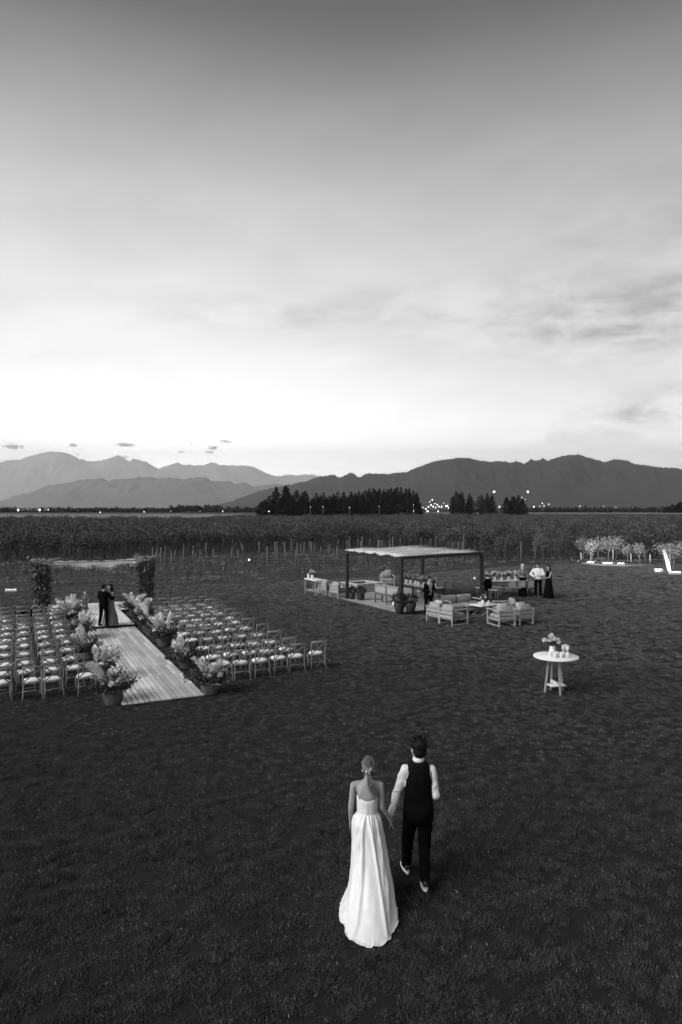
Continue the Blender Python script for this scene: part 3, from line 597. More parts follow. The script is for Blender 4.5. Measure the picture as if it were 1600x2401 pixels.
def put_chair(e, u, label, group):
    global used
    rz = TH + random.gauss(0, .10); loc = CE(e + random.gauss(0, .022), u + random.gauss(0, .04))
    if not used: o = chair0; used = True; o.location = loc; o.rotation_euler = (0, 0, rz)
    else: o = dup(chair0, loc, rz)
    o['label'] = label; o['group'] = group
    for c_ in o.children:
        if c_.name.startswith('cushion'): c_.location = (random.gauss(0, .008), random.gauss(0, .012), 0); c_.rotation_euler = (0, 0, random.uniform(0, 6.28)); c_.scale = (random.uniform(.94, 1.03), random.uniform(.94, 1.03), 1)
for r, u in enumerate(RU):
    for c, e in enumerate([3.95, 4.46, 4.99, 5.53, 6.12, 6.74] if r == 0 else [3.93, 4.46, 4.99, 5.53, 6.12]):
        if r == 0: u2 = u + (.05 if c == 4 else .16 if c == 5 else 0)
        else: u2 = u
        put_chair(e + .012 * r, u2, 'cross-back chair right of the aisle, %s row from the front, %s from the aisle' % (ORD[r], ORD[c]), 'cross-back chairs right of the aisle')
for r, u in enumerate(LU):
    for c, e in enumerate([.51, -.23, -.68, -1.36] if r == 0 else [.31, -.22, -.79, -1.3, -1.85] if r < 3 else [.31, -.22, -.79, -1.3]):
        put_chair(e, u, 'cross-back chair left of the aisle, %s row from the front, %s from the aisle' % (ORD[r], ORD[c]), 'cross-back chairs left of the aisle')

# black padded armchair seen behind the left rows
m_blk = M('black_fabric', 0.005, 0.9, .3, 20, .2, spec=.05)
t = thing('armchair', 'black padded armchair standing behind the left chair rows', 'armchair', G(57, 1478), TH + .1)
g = MB(); g.loft([(0, -.28, .38, .33, .05), (0, -.29, .5, .34, .06), (0, -.31, .7, .335, .06), (0, -.32, .80, .31, .05), (0, -.32, .825, .27, .03)], 20, p=4); g.build('backrest', m_blk, t)
g = MB(); g.loft([(0, 0, .3, .31, .28), (0, 0, .34, .33, .3), (0, 0, .42, .33, .3), (0, 0, .45, .3, .27)], 20, p=5); g.build('seat', m_blk, t)
for sx in (-1, 1):
    MB().box((sx * .35, -.02, .52), (.07, .5, .09)).build('armrest', m_blk, t)
    for sy in (-.24, .24): MB().tube([(sx * .33, sy, 0), (sx * .31, sy, .48)], .02, 8).build('leg', m_blk, t)

# ------------------------------------------------------------------ flower baskets along the aisle
m_bask = M('wicker', 0.14, 0.85, 0.45, 22, 0.8, 55, stretch=(1, 1, 3)); m_plume = M('pampas_plume', 0.82, 0.95, 0.12, 10); m_fol = M('dark_foliage', 0.045, 0.75, .5, 12); m_fol2 = M('grey_foliage', 0.11, 0.8, .4, 12); m_blo = M('pale_blossom', 0.72, .9, .25, 30); m_dryl = M('dry_palm', .30, .85, .3, 14)
def plume_mesh(seed, L=.62):
    random.seed(seed); g = MB(); pts = []; p = Vector((0, 0, 0)); d = Vector((.0, 0, 1)); bend = random.uniform(.03, .09)
    for i in range(14): pts.append(p.copy()); p = p + d * L / 14; d = (d + Vector((bend * (i > 5), 0, -.03 * (i > 7)))).normalized()
    g.tube(pts, .004, 5)
    for i in range(3, 14):
        w = math.sin(PI * (i - 2) / 12.5) ** .7
        for k in range(13):
            a = random.uniform(0, 2 * PI); t = (pts[min(i + 1, 13)] - pts[i - 1]).normalized(); o = Vector((math.cos(a), math.sin(a), 0)); dd = (t * 1.1 + o * random.uniform(.45, .95) + Vector((0, 0, -.12))).normalized()
            q = pts[i] + t * random.uniform(-.02, .02); l = .13 * w * random.uniform(.7, 1.2); s = o.cross(t).normalized() * .011
            g.add([q - s, q + s, q + dd * l + s * .5 - Vector((0, 0, .012)), q + dd * l - s * .5 - Vector((0, 0, .012))], [(0, 1, 2, 3)])
    return meshof(g, 'plume', m_plume)
PL = [plume_mesh(50 + i) for i in range(4)]
def blossom_mesh(seed):
    random.seed(seed); g = MB()
    for k in range(16):
        a = k * 2.4; t = k / 16; g.leaf((0, 0, 0), Vector((math.cos(a) * (.3 + t), math.sin(a) * (.3 + t), 1.1 - .9 * t)), .055, .022, Vector((math.cos(a + 1.57), math.sin(a + 1.57), .3)).cross(Vector((0, 0, 1))))
    g.ell((0, 0, .01), .017, nu=8, nv=5); return meshof(g, 'blossom', m_blo)
BL = [blossom_mesh(60), blossom_mesh(61)]
def arrangement(seed, np_, nbl, lean, label):
    random.seed(seed); t = thing('flower_basket', label, 'flower basket', group='flower baskets along the aisle')
    g = MB(); prof = []
    for i in range(13):
        z = .26 * i / 12; prof.append((.145 + .035 * i / 12 + .006 * (i % 2), z))
    g.lathe(prof + [(.165, .262), (.15, .22)], 26); bo = g.build('basket', m_bask, t)
    g = MB()
    for k in range(26):
        a = 2 * PI * k / 26; g.tube([(.17 * math.cos(a), .17 * math.sin(a), .0), (.2 * math.cos(a + .06), .2 * math.sin(a + .06), .262)], .006, 4)
    g.tube([(.197 * math.cos(2 * PI * k / 20), .197 * math.sin(2 * PI * k / 20), .262) for k in range(21)], .012, 6); g.build('weave', m_bask, bo)
    g = MB(); g2 = MB()
    for k in range(46):
        a = random.uniform(0, 2 * PI); s = random.uniform(.3, 1.25); d = Vector((math.cos(a) * s, math.sin(a) * s, random.uniform(.15, 1.0))).normalized(); L = random.uniform(.24, .46); q = Vector((.08 * math.cos(a), .08 * math.sin(a), .24)); pts = [q + d * L * i / 5 - Vector((0, 0, .05 * (i / 5) ** 2)) for i in range(6)]
        m = g2 if k % 3 == 0 else g; m.tube(pts, .004, 4)
        for i in range(1, 6):
            for _ in range(5): m.leaf(pts[i] + rv(.012), d * .5 + rv(.8), random.uniform(.05, .10), random.uniform(.012, .024))
    g.build('foliage', m_fol, t); g2.build('foliage', m_fol2, t)
    for k in range(3):
        a = random.uniform(0, 6.28); g = MB(); d = Vector((math.cos(a) * .8, math.sin(a) * .8, .8)).normalized(); pts = [Vector((0, 0, .25)) + d * .58 * i / 7 - Vector((0, 0, .1 * (i / 7) ** 2)) for i in range(8)]; g.tube(pts, .005, 5); sdv = d.cross(Vector((0, 0, 1))).normalized()
        for i in range(2, 8):
            for sg in (-1, 1): g.leaf(pts[i], d * .8 + sdv * sg, .13, .014)
        g.build('palm_frond', m_dryl, t)
    for k in range(np_):
        a = lean + random.gauss(0, 1.1); inst('plume', PL[k % 4], t, (.05 * math.cos(a), .05 * math.sin(a), .25), (random.uniform(-.15, .15), random.uniform(.12, .62), a), (random.uniform(.85, 1.15),) * 3)
    for k in range(nbl):
        a = random.uniform(0, 6.28); q = random.uniform(.1, .3); inst('blossom', BL[k % 2], t, (q * math.cos(a), q * math.sin(a), .30 + random.uniform(0, .16)), (random.uniform(-.7, .7), random.uniform(-.7, .7), a), (random.uniform(.9, 1.7),) * 3)
    return t
A0 = [(1.0, -15.46, 'left', 7), (.95, -12.95, 'left', 7), (.93, -10.2, 'left', 6), (1.0, -6.9, 'left', 6), (.95, -4.2, 'left', 7), (1.0, -2.2, 'left', 6),
      (3.26, -15.6, 'right', 7), (3.36, -12.67, 'right', 6), (3.42, -9.26, 'right', 8), (3.42, -6.6, 'right', 7), (3.5, -4.4, 'right', 7), (3.55, -2.4, 'right', 6)]
AR = [arrangement(71, 3, 12, 2.2, 'x'), arrangement(72, 7, 8, -1.4, 'x'), arrangement(73, 6, 9, 1.0, 'x'), arrangement(74, 5, 10, 2.6, 'x')]
for i, (e, u, sd_, k) in enumerate(A0):
    j = [0, 1, 2, 3, 1, 2, 3, 2, 1, 0, 1, 3][i]; lab = 'basket of pampas plumes and foliage, %s side of the aisle, %s from the front' % (sd_, ORD[i % 6])
    if i in (0, 1, 2, 6): o = AR[[0, 1, 2, 6].index(i)]; KIDS.pop(o.name, None)
    else: o = dup(AR[j], (0, 0, 0))
    o.location = CE(e, u); o.rotation_euler = (0, 0, TH + i * 1.3); s = [1.2, 1.15, 1.15, 1.2, 1.35, 1.15, 1.15, 1.15, 1.25, 1.3, 1.3, 1.25][i]; o.scale = (s * 1.02,) * 3; o['label'] = lab

# ------------------------------------------------------------------ leafy arch with draped canopy
m_cloth = M('lace_cloth', 0.3, 0.9, 0.5, 16, .3, 40); m_tie = M('white_cloth', .72, .9, .08, 5, .2, 20); m_leafd = M('dried_leaf_dark', .035, .8, .5, 9); m_leafp = M('dried_leaf_pale', .26, .8, .4, 9); m_steel = M('dark_metal', .02, .5, spec=.5)
ar = thing('wedding_arch', 'arch of two leafy pillars with a sagging lace canopy over the platform', 'arch', CE(2.15, 0), TH)
random.seed(90)
for sx in (-1, 1):
    for yy in (-.75, .75): MB().tube([(sx * 2.15, yy, 0), (sx * 2.15, yy, 2.25)], .03, 8).build('pole', m_steel, ar)
    MB().tube([(sx * 2.15, -.78, 2.22), (sx * 2.15, .78, 2.22)], .025, 8).build('beam', m_steel, ar)
for yy in (-.75, .75): MB().tube([(-2.17, yy, 2.24), (2.17, yy, 2.24)], .015, 6).build('beam', m_steel, ar)
for sx in (-1, 1):
    g, g2 = MB(), MB()
    for _ in range(1500):
        z = random.uniform(0.02, 2.3); wz = .235 + .12 * noise.noise((z * 2.2, sx, 0)) + (.12 if z > 1.9 else 0); a = random.uniform(0, 6.28); q = wz * math.sqrt(random.uniform(.1, 1)); p = Vector((sx * 2.15 + q * math.cos(a), -.75 + .9 * q * math.sin(a), z))
        L = random.uniform(.12, .34); d = Vector((math.cos(a) * .5, math.sin(a) * .5, random.uniform(-1.2, .5))); (g if random.random() < .85 else g2).leaf(p, d + rv(.25), L, random.uniform(.012, .03))
    for _ in range(70):
        z = random.uniform(.5, 2.3); a = random.choice([0, PI]) + random.gauss(0, .5); p = Vector((sx * 2.15 + .2 * math.cos(a), -.75, z)); g2.leaf(p, Vector((math.cos(a), math.sin(a) * .4, random.uniform(-1.6, -.3))), random.uniform(.2, .42), random.uniform(.01, .02))
    for _ in range(44):
        a = random.uniform(0, 6.28); pts = [Vector((sx * 2.15, -.75, 2.1)) + Vector((math.cos(a) * .5, math.sin(a) * .3, .62 - .35 * t * t)) * t for t in (0, .3, .6, 1)]; g2.tube(pts, .006, 4); [g2.leaf(pts[3] + rv(.05), rv(), .12, .02) for _ in range(4)]
    g.build('leaf_garland', m_leafd, ar); g2.build('leaf_garland', m_leafp, ar)
g = MB(); nx, ny = 60, 16; vs = []
def cloth(a, b):
    sag = .22 * (1 - (2 * a - 1) ** 2) * (1 - .55 * b) + .05 * math.sin(a * 23) * (1 - b) + .02 * math.sin(a * 51 + b * 9)
    return Vector((-2.02 + 4.04 * a, -.95 + 1.75 * b, 2.26 - sag + .02 * math.sin(b * 12 + a * 7)))
for j in range(ny):
    for i in range(nx): vs.append(cloth(i / (nx - 1), j / (ny - 1)))
g.add(vs, [(j * nx + i, j * nx + i + 1, (j + 1) * nx + i + 1, (j + 1) * nx + i) for j in range(ny - 1) for i in range(nx - 1)], True); cn = g.build('canopy', m_cloth, ar)
g = MB()
for i in range(260):
    p = cloth(random.random(), 0); p.y += random.uniform(-.03, .03); g.leaf(p, Vector((random.gauss(0, .08), random.gauss(0, .08), -1)), random.uniform(.08, .2), .012)
    if i % 2: g.leaf(p - Vector((0, 0, random.uniform(0, .08))), rv() + Vector((0, -.5, 0)), .06, .022)
g.build('fringe', M('fringe_thread', .45, .9), cn)
for sx in (-1, 1):
    g = MB(); a0 = 0 if sx < 0 else 1; c0 = Vector((sx * 2.18, -.95, 2.24)); vs = [c0] + [cloth(a0 - sx * .09 * k / 5 if False else (a0 + (-sx) * .10 * (k / 5)), .02 + .28 * k / 5) + Vector((0, -.01, .03)) for k in range(6)]; vs += [cloth(a0 + (-sx) * .07, .03) + Vector((0, -.05, -.03))]
    g.add(vs, [(0, k, k + 1) for k in range(1, 6)] + [(0, 7, 1)]); g.build('cloth_tie', m_tie, ar)
for sx in (-1, 1):
    for (ex, ey) in ((1.15, -.6), (1.6, .2)): MB().tube([(sx * 2.17, -.75, 1.95), (sx * (2.17 + ex), -.75 + ey, .05)], .009, 5).build('guy_rope', m_steel, ar)
    MB().tube([(sx * 3.12, -1.26, .28), (sx * 3.33, -1.36, .0)], .035, 7).build('stake', m_steel, ar)
# light bar at the edge of the lawn, far left
t = thing('light_bar', 'white bar with a row of lit bulbs at the far left edge of the lawn', 'light bar', G(26, 1388), .1)
MB().box((0, 0, .05), (.62, .14, .08)).build('housing', M('bar_housing', .3, .6), t)
for k in range(5): MB().ell((-.24 + .12 * k, 0, .13), .042, nu=10, nv=6).build('bulb', M('bar_bulb', .9, .4, emit=.8), t)
# video light on a tripod
t = thing('tripod_light', 'lit video lamp on a black tripod at the vineyard edge', 'tripod light', G(585, 1373), .3)
for k in range(3): a = k * 2.09 + .4; MB().tube([(.42 * math.cos(a), .42 * math.sin(a), 0), (0, 0, .95)], .016, 6).build('leg', m_steel, t)
MB().tube([(0, 0, .75), (0, 0, 1.42)], .015, 6).build('column', m_steel, t)
MB().box((0, 0, 1.5), (.2, .14, .2)).build('lamp_head', m_steel, t); MB().ell((-.03, -.09, 1.52), .04, nu=10, nv=7).build('bulb', M('video_bulb', .9, .4, emit=8.0), t)

# ------------------------------------------------------------------ pergola, its paving and firepit
PA, PB, PC = Vector((.30, 33.9, 0)), Vector((2.62, 29.6, 0)), Vector((6.70, 32.5, 0)); PD = PA + PC - PB
AX = (PB - PA).normalized(); BX = (PC - PB).normalized()
RA = math.atan2(AX.y, AX.x); RB = math.atan2(BX.y, BX.x)
def PG(a, b, z=0.0): return PB + AX * a + BX * b + Vector((0, 0, z))      # a<0 goes away along A, b goes right
slab_pts = [PG(.18, -.12), PG(.18, 5.2), PG(-9.4, 5.2), PG(-9.4, -.12)]
g = MB(); g.add([(p.x, p.y, .06) for p in slab_pts] + [(p.x, p.y, -.02) for p in slab_pts], [(0, 1, 2, 3), (1, 0, 4, 5), (2, 1, 5, 6), (3, 2, 6, 7), (0, 3, 7, 4)])
sb_ = tag(g.build('paving', M('paving_joint', .12, .95)), kind='structure'); random.seed(3)
m_pav = M('paving_stone', .31, .7, .25, 2.5, .3, 40, rnd=.12)
g = MB(); g.add([(-.5, -.5, 0), (.5, -.5, 0), (.5, .5, 0), (-.5, .5, 0), (-.49, -.49, .012), (.49, -.49, .012), (.49, .49, .012), (-.49, .49, .012)], [(i, (i + 1) % 4, 4 + (i + 1) % 4, 4 + i) for i in range(4)] + [(4, 5, 6, 7)]); pav = meshof(g, 'paving_stone', m_pav)
RBT = RB
for i in range(12):
    for j in range(7):
        p = PG(.18 - 9.58 / 12 * (i + .5), -.12 + 5.32 / 7 * (j + .5), .061)
        o = inst('paving_stone', pav, None, (0, 0, 0))
        # skewed grid cell: stone laid with its sides along the paving edges
        o.matrix_world = Matrix(((BX.x * .745, -AX.x * .783, 0, p.x), (BX.y * .745, -AX.y * .783, 0, p.y), (0, 0, 1, p.z), (0, 0, 0, 1))); o.parent = sb_
pg = thing('pergola', 'black metal pergola with a flat pale reed roof over the paved seating', 'pergola', PB)
def rel(v): return v - PB
m_reed = M('reed_mat', .85, .9, .4, 6, .6, 30, stretch=(1, 8, 1))
for q in (PA, PB, PC, PD):
    g = MB(); g.box((0, 0, 1.225), (.13, .13, 2.45), Matrix.Rotation(RB, 3, 'Z')); o = g.build('post', m_steel, pg); o.location = rel(q)
for (q, r, z) in ((PA, PB, 2.39), (PB, PC, 2.40), (PC, PD, 2.39), (PD, PA, 2.40)):
    d = (r - q).normalized(); MB().bar(rel(q) + d * .066 + Vector((0, 0, z)), rel(r) - d * .066 + Vector((0, 0, z)), .11, .12).build('beam', m_steel, pg)
for k in range(1, 6): MB().bar(rel(PA + (PB - PA) * k / 6) + BX * .06 + Vector((0, 0, 2.43)), rel(PD + (PC - PD) * k / 6) - BX * .06 + Vector((0, 0, 2.43)), .05, .05).build('rafter', m_steel, pg)
g = MB(); random.seed(12); fm = []
for k in range(330):
    if random.random() < .05: continue
    f = (k + .5) / 330; a0 = rel(PA + (PB - PA) * f) - BX * (.06 + random.uniform(0, .13)); a1 = rel(PD + (PC - PD) * f) + BX * (.06 + random.uniform(0, .13)); zz = 2.475 + random.uniform(0, .04) + .05 * noise.noise((f * 9, 0, 0)); n0 = len(g.f)
    pts = [a0.lerp(a1, s_) + AX * random.uniform(-.012, .012) + Vector((0, 0, zz + .06 * noise.noise((f * 8, s_ * 5, 4)) + random.uniform(-.01, .01))) for s_ in (0, .2, .4, .6, .8, 1)]; g.tube(pts, random.uniform(.010, .019), 4); fm += [int(random.triangular(0, 2.99, 1.6 + .9 * noise.noise((f * 14, 3, 0))))] * (len(g.f) - n0)
rf = g.build('reed_roof', m_reed, pg); rf['kind'] = 'stuff'; rf.data.materials.clear(); [rf.data.materials.append(M('reed_%d' % k_, (.38, .66, .88)[k_], .9, .3, 6)) for k_ in range(3)]; rf.data.polygons.foreach_set('material_index', fm)
# square firepit
m_conc = M('concrete', .34, .85, .2, 3, .25, 30); F0 = G(838, 1394)
fp = thing('firepit', 'square raised concrete firepit with a dark hollow left under the pergola', 'firepit', F0 + Vector((0, 0, .073)), RB)
# origin at near corner, +x along BX, +y along the perpendicular
g = MB()
for (c, d) in (((.85, .1, .21), (1.7, .2, .42)), ((.85, 1.4, .21), (1.7, .2, .42)), ((.1, .75, .21), (.2, 1.1, .42)), ((1.6, .75, .21), (.2, 1.1, .42))): g.box(c, d)
g.build('wall', m_conc, fp)
for (c, d) in (((.85, .11, .44), (1.76, .26, .04)), ((.85, 1.39, .44), (1.76, .26, .04)), ((.11, .75, .44), (.26, 1.02, .04)), ((1.59, .75, .44), (.26, 1.02, .04))): MB().box(c, d).build('coping', M('concrete_pale', .5, .8, .15, 3, .2, 30), fp)
g = MB(); random.seed(4)
for _ in range(90): q = random.uniform(.04, .09); g.ell((random.uniform(.28, 1.42), random.uniform(.28, 1.22), .2 + random.uniform(0, .05)), (q, q * .8, q * .7), nu=7, nv=5)
g.box((.85, .75, .1), (1.28, 1.08, .2)); o = g.build('lava_stone', M('lava', .02, .95), fp); o['kind'] = 'stuff'

# ------------------------------------------------------------------ lounge furniture
m_fr = M('pale_frame', .32, .6, .15, 8, .1, 30, rnd=.1); m_cu = M('lounge_cushion', .28, .9, .15, 6, .35, 30); m_web = M('rope_back', .33, .9, .3, 30, .5, 60, stretch=(1, 1, 6))
def soft(mb, c, d, bul=.02, R=None):
    x, y, z = d[0] / 2, d[1] / 2, d[2] / 2; n = 6; rings = []
    for i in range(n + 1):
        t = -1 + 2 * i / n; s = (1 - abs(t) ** 4) ** .25 if abs(t) < 1 else .0
        s = max(s, .86); rings.append((0, 0, t * z, x * s, y * s))
    tmp = MB(); tmp.loft(rings, 24, p=7); c = Vector(c)
    vs = [Vector(v) + Vector((0, 0, bul * math.copysign(1, v[2]) * max(0, 1 - (v[0] / x) ** 2) * max(0, 1 - (v[1] / y) ** 2))) for v in tmp.v]
    mb.add([(R @ v if R is not None else v) + c for v in vs], tmp.f, True); return mb
def armchair(name, w, label, cat='armchair', group='pale lounge armchairs', pillow=True):
    t = thing(name, label, cat, group=group); h = w / 2; D = .42
    for sx in (-1, 1):
        for yy, zz in ((D, .60), (-D, .66)): MB().box((sx * (h - .025), yy, zz / 2), (.05, .05, zz)).build('leg', m_fr, t)
        MB().box((sx * (h - .025), .0, .625), (.075, 2 * D + .1, .035)).build('armrest', m_fr, t)
        MB().box((sx * (h - .025), 0, .045), (.04, 2 * D - .052, .04)).build('runner', m_fr, t)
    for z in (.34, .48, .61): MB().box((0, -D, z), (w - .104, .035, .10 if z < .6 else .06)).build('back_slat', m_web if z == .48 else m_fr, t)
    MB().box((0, 0, .25), (w - .104, 2 * D - .06, .06)).build('seat_frame', m_fr, t)
    MB().box((0, D, .25), (w - .104, .045, .07)).build('front_rail', m_fr, t)
    ns = 1 if w < 1 else 2; cw = (w - .12) / ns
    for k in range(ns):
        cx = -h + .06 + cw * (k + .5)
        soft(MB(), (cx, .03, .36), (cw - .01, .76, .15), .025).build('seat_cushion', m_cu, t)
        soft(MB(), (cx, -.31, .60), (cw - .02, .40, .16), .03, Matrix.Rotation(RAD(75), 3, 'X')).build('back_cushion', m_cu, t)
    return t
def face(fx, fy): return math.atan2(-fx, fy)
ac = armchair('armchair', .74, 'x')
def seat_at(proto, loc, f, label, first=False):
    o = proto if first else dup(proto, loc); o.location = loc; o.rotation_euler = (0, 0, face(*f)); o['label'] = label; return o
fB, fmA = (BX.x, BX.y), (-AX.x, -AX.y)
c1_ = (G(1003, 1457) + G(1028, 1461.5)) / 2 + BX * .42; c2_ = (G(1033, 1463) + G(1059.4, 1469)) / 2 + BX * .42
seat_at(ac, c1_, fB, 'pale armchair seen from behind at the far left of the lounge group', True)
seat_at(ac, c2_, fB, 'pale armchair with its back to the camera, second from the left in the lounge group')
f3 = (-.33, .94); c3_ = (G(1170, 1471) + G(1209, 1469)) / 2 + Vector((f3[0], f3[1], 0)) * .42; c4_ = (G(1213, 1468) + G(1250, 1463)) / 2 + Vector((f3[0], f3[1], 0)) * .42
seat_at(ac, c3_, f3, 'pale armchair seen from behind right of the coffee table')
seat_at(ac, c4_, (-.48, .88), 'rightmost pale armchair of the lounge group, seen from behind')
seat_at(ac, G(1186, 1447), (-.9, -.05), 'pale armchair in side view behind the right pair of armchairs')
sf = armchair('sofa', 1.75, 'pale two-seat sofa facing the camera behind the coffee table', 'sofa', 'pale lounge sofas')
sf.location = (Vector((4.2, 29.5, 0)) + Vector((5.75, 30.4, 0))) / 2 + AX * .42; sf.rotation_euler = (0, 0, face(AX.x, AX.y))
seat_at(ac, G(800, 1400, 0.073), fB, 'pale armchair just left of the near left pergola post')
seat_at(ac, G(772, 1393, 0.073), fB, 'pale armchair between the white bar table and the firepit')
seat_at(ac, G(908, 1374, 0.073), (AX.x * .8 - .3, AX.y), 'pale armchair with a white cushion behind the firepit')
# throw pillows on the right armchairs
m_pil = M('throw_pillow', .42, .9, .2, 12, .3, 40)
def pillow(loc, rz, label, tilt=1.15):
    g = MB(); soft(g, (0, 0, 0), (.42, .42, .13), .05); o = g.build('throw_pillow', m_pil, None, loc); o.rotation_euler = (tilt, 0, rz); return tag(o, label, 'pillow', 'throw pillows')
pillow(c3_ + Vector((.02, -.20, .66)), face(*f3), 'pale throw pillow on the armchair right of the coffee table'); pillow(c4_ + Vector((.05, -.17, .66)), face(-.48, .88), 'pale throw pillow on the rightmost armchair')
pillow(c1_ + Vector((-.12, -.1, .66)), face(*fB), 'pale throw pillow on the far left lounge armchair'); pillow(G(908, 1374) + Vector((.05, .2, .73)), face(AX.x, AX.y), 'white pillow on the armchair behind the firepit')
# benches either side of the feast table
def bench(label, loc, f, L=1.75):
    t = thing('bench', label, 'bench', loc, face(*f), 'slat-back benches'); h = L / 2
    for x in (-h + .03, 0, h - .03):
        MB().box((x, -.22, .43), (.055, .05, .86)).build('leg', m_fr2, t); MB().box((x, .22, .21), (.055, .05, .42)).build('leg', m_fr2, t); MB().box((x, 0, .14), (.04, .39, .04)).build('stretcher', m_fr2, t)
    MB().box((0, 0, .42), (L, .5, .05)).build('seat', m_fr2, t); soft(MB(), (0, .02, .485), (L - .04, .44, .08), .01).build('cushion', m_cu, t)
    for k in (-1, 1): MB().box((k * h / 2, -.22, .66), (h - .11, .03, .30)).build('back_panel', m_web, t)
    MB().box((0, -.22, .872), (L, .06, .03)).build('top_rail', m_fr, t); return t
m_fr2 = M('bench_wood', .12, .7, .3, 10, .1)
q0 = G(884, 1412, .073); bench('slat-back bench in front of the feast table under the pergola', q0 + AX * .88 + BX * .2, fB)
bench('slat-back bench behind the feast table, right of the man in the dark jacket', G(1016, 1402, .073) - AX * .25, (-BX.x, -BX.y))
# feast table
m_tab = M('dark_table', .05, .6, .3, 8); m_plate = M('white_china', .78, .3)
def feast(loc, rz, L, Wd, label, name='dining_table'):
    t = thing(name, label, 'table', loc, rz, 'feast tables'); MB().box((0, 0, .73), (L, Wd, .05)).build('tabletop', m_tab, t); MB().box((0, 0, .757), (L - .12, Wd * .72, .003)).build('runner', m_tie, t)
    for sx in (-1, 1):
        for sy in (-1, 1): MB().box((sx * (L / 2 - .1), sy * (Wd / 2 - .08), .352), (.08, .08, .704)).build('leg', m_tab, t)
    return t
T1 = G(940, 1411, .073) + BX * .95 + AX * .45
feast(T1, RA, 2.7, .95, 'dark dining table crowded with flowers under the pergola')
T2 = Vector((8.65, 35.9, 0)); R2 = RAD(12); feast(T2, R2, 2.5, .95, 'dark dining table with flowers and plates right of the pergola')
def bouquet(loc, s, n, label, seed, group=None, vase=True):
    random.seed(seed); t = thing('flower_vase', label, 'flowers', loc, random.uniform(0, 6), group, s)
    g = MB(); g.lathe([(.045, 0), (.055, .02), (.06, .08), (.045, .13), (.05, .16), (.046, .16), (.04, .13)], 14); g.build('vase', M('glass_vase', .75, .15, spec=.6), t)
    g = MB()
    for k in range(22): d = Vector((random.gauss(0, .5), random.gauss(0, .5), 1)).normalized(); L = random.uniform(.1, .24); g.tube([(0, 0, .1), Vector((0, 0, .12)) + d * L], .003, 4); [g.leaf(Vector((0, 0, .12)) + d * L * random.uniform(.4, 1), d + rv(.8), .07, .016) for _ in range(4)]
    g.build('foliage', m_fol, t)
    for k in range(n): d = Vector((random.gauss(0, .6), random.gauss(0, .6), 1)).normalized(); q = Vector((0, 0, .14)) + d * random.uniform(.12, .22); inst('blossom', BL[k % 2], t, q, (random.uniform(-.8, .8), random.uniform(-.8, .8), k), (random.uniform(.75, 1.2),) * 3)
    return t
zz = Vector((0, 0, .76))
for k in range(7):
    q = T1 + AX * (-1.15 + .37 * k) + BX * random.uniform(-.15, .15); bouquet(q + zz, 1.35, 24, '%s flower bunch from the far end of the pergola table' % ORD[k], 500 + k, 'flower bunches on the pergola table')
v2 = Vector((math.cos(R2), math.sin(R2), 0))
for k in range(6): bouquet(T2 + v2 * (-1.0 + .39 * k) + zz, 1.35, 24, '%s flower bunch from the left on the dining table by the standing guests' % ORD[k], 520 + k, 'flower bunches on the right table')
pmsh = MB(); pmsh.lathe([(.03, 0), (.09, .004), (.125, .016), (.12, .018), (.085, .009), (.01, .007)], 18); plate_m = meshof(pmsh, 'plate', m_plate)
gl = MB(); gl.lathe([(.03, 0), (.032, .004), (.036, .10), (.033, .10), (.029, .012), (.004, .010)], 14); tumbler_m = meshof(gl, 'tumbler', M('clear_glass', .85, .08, spec=.7, alpha=.55))
wg = MB(); wg.lathe([(.034, 0), (.034, .003), (.005, .008), (.004, .08), (.02, .095), (.036, .13), (.034, .19), (.031, .19), (.033, .13), (.017, .099), (.002, .09)], 14); wine_m = meshof(wg, 'wine_glass', MATS['clear_glass'])
for k in range(8):
    sgn = 1 if k % 2 else -1; tag(inst('plate', plate_m, None, T2 + v2 * (-1.05 + .3 * k) + Vector((-v2.y, v2.x, 0)) * sgn * .38 + Vector((0, 0, .756))), '%s white plate from the left on the %s edge of the right dining table' % (ORD[k // 2], 'far' if sgn > 0 else 'near'), 'plate', 'plates on the right table')
    tag(inst('plate', plate_m, None, T1 + AX * (-1.15 + .33 * k) + BX * sgn * .39 + Vector((0, 0, .756))), '%s white plate from the far end on the %s side of the pergola table' % (ORD[k // 2], 'right' if sgn > 0 else 'left'), 'plate', 'plates on the pergola table')
# dining chairs with woven backs at the right table, stool seats at its left
def wchair(loc, rz, label):
    t = thing('dining_chair', label, 'chair', loc, rz, 'woven dining chairs')
    for sx in (-1, 1): MB().tube([(sx * .2, .2, 0), (sx * .2, .2, .44)], .016, 7).build('leg', m_fr2, t); MB().tube([(sx * .2, -.2, 0), (sx * .2, -.2, .44), (sx * .2, -.26, .86)], .016, 7).build('leg', m_fr2, t)
    soft(MB(), (0, 0, .45), (.44, .44, .06), .01).build('seat', m_web, t); g = MB(); g.box((0, -.24, .67), (.37, .03, .34), Matrix.Rotation(RAD(-8), 3, 'X')); g.build('backrest', m_web, t)
for k in range(3): wchair(T2 + v2 * (-.1 + .55 * k) - Vector((-v2.y, v2.x, 0)) * .72, R2, '%s woven dining chair from the left at the near side of the right table' % ORD[k])
m_wht = M('white_laminate', .78, .5, .05, 5)
def stool(loc, rz, label, L=.42):
    t = thing('stool', label, 'stool', loc, rz, 'white-topped stools'); MB().box((0, 0, .45), (L, .34, .045)).build('seat', m_wht, t)
    for sx in (-1, 1):
        for sy in (-1, 1): MB().box((sx * (L / 2 - .03), sy * .13, .213), (.035, .035, .426)).build('leg', m_fr, t)
stool(G(1126, 1398), .2, 'white-topped stool just left of the right pergola post'); stool(G(1160, 1397), .15, 'white-topped bench stool at the left end of the right dining table', .62); stool(G(1157, 1404), .15, 'low white-topped stool in front of the dark jacket', .4)
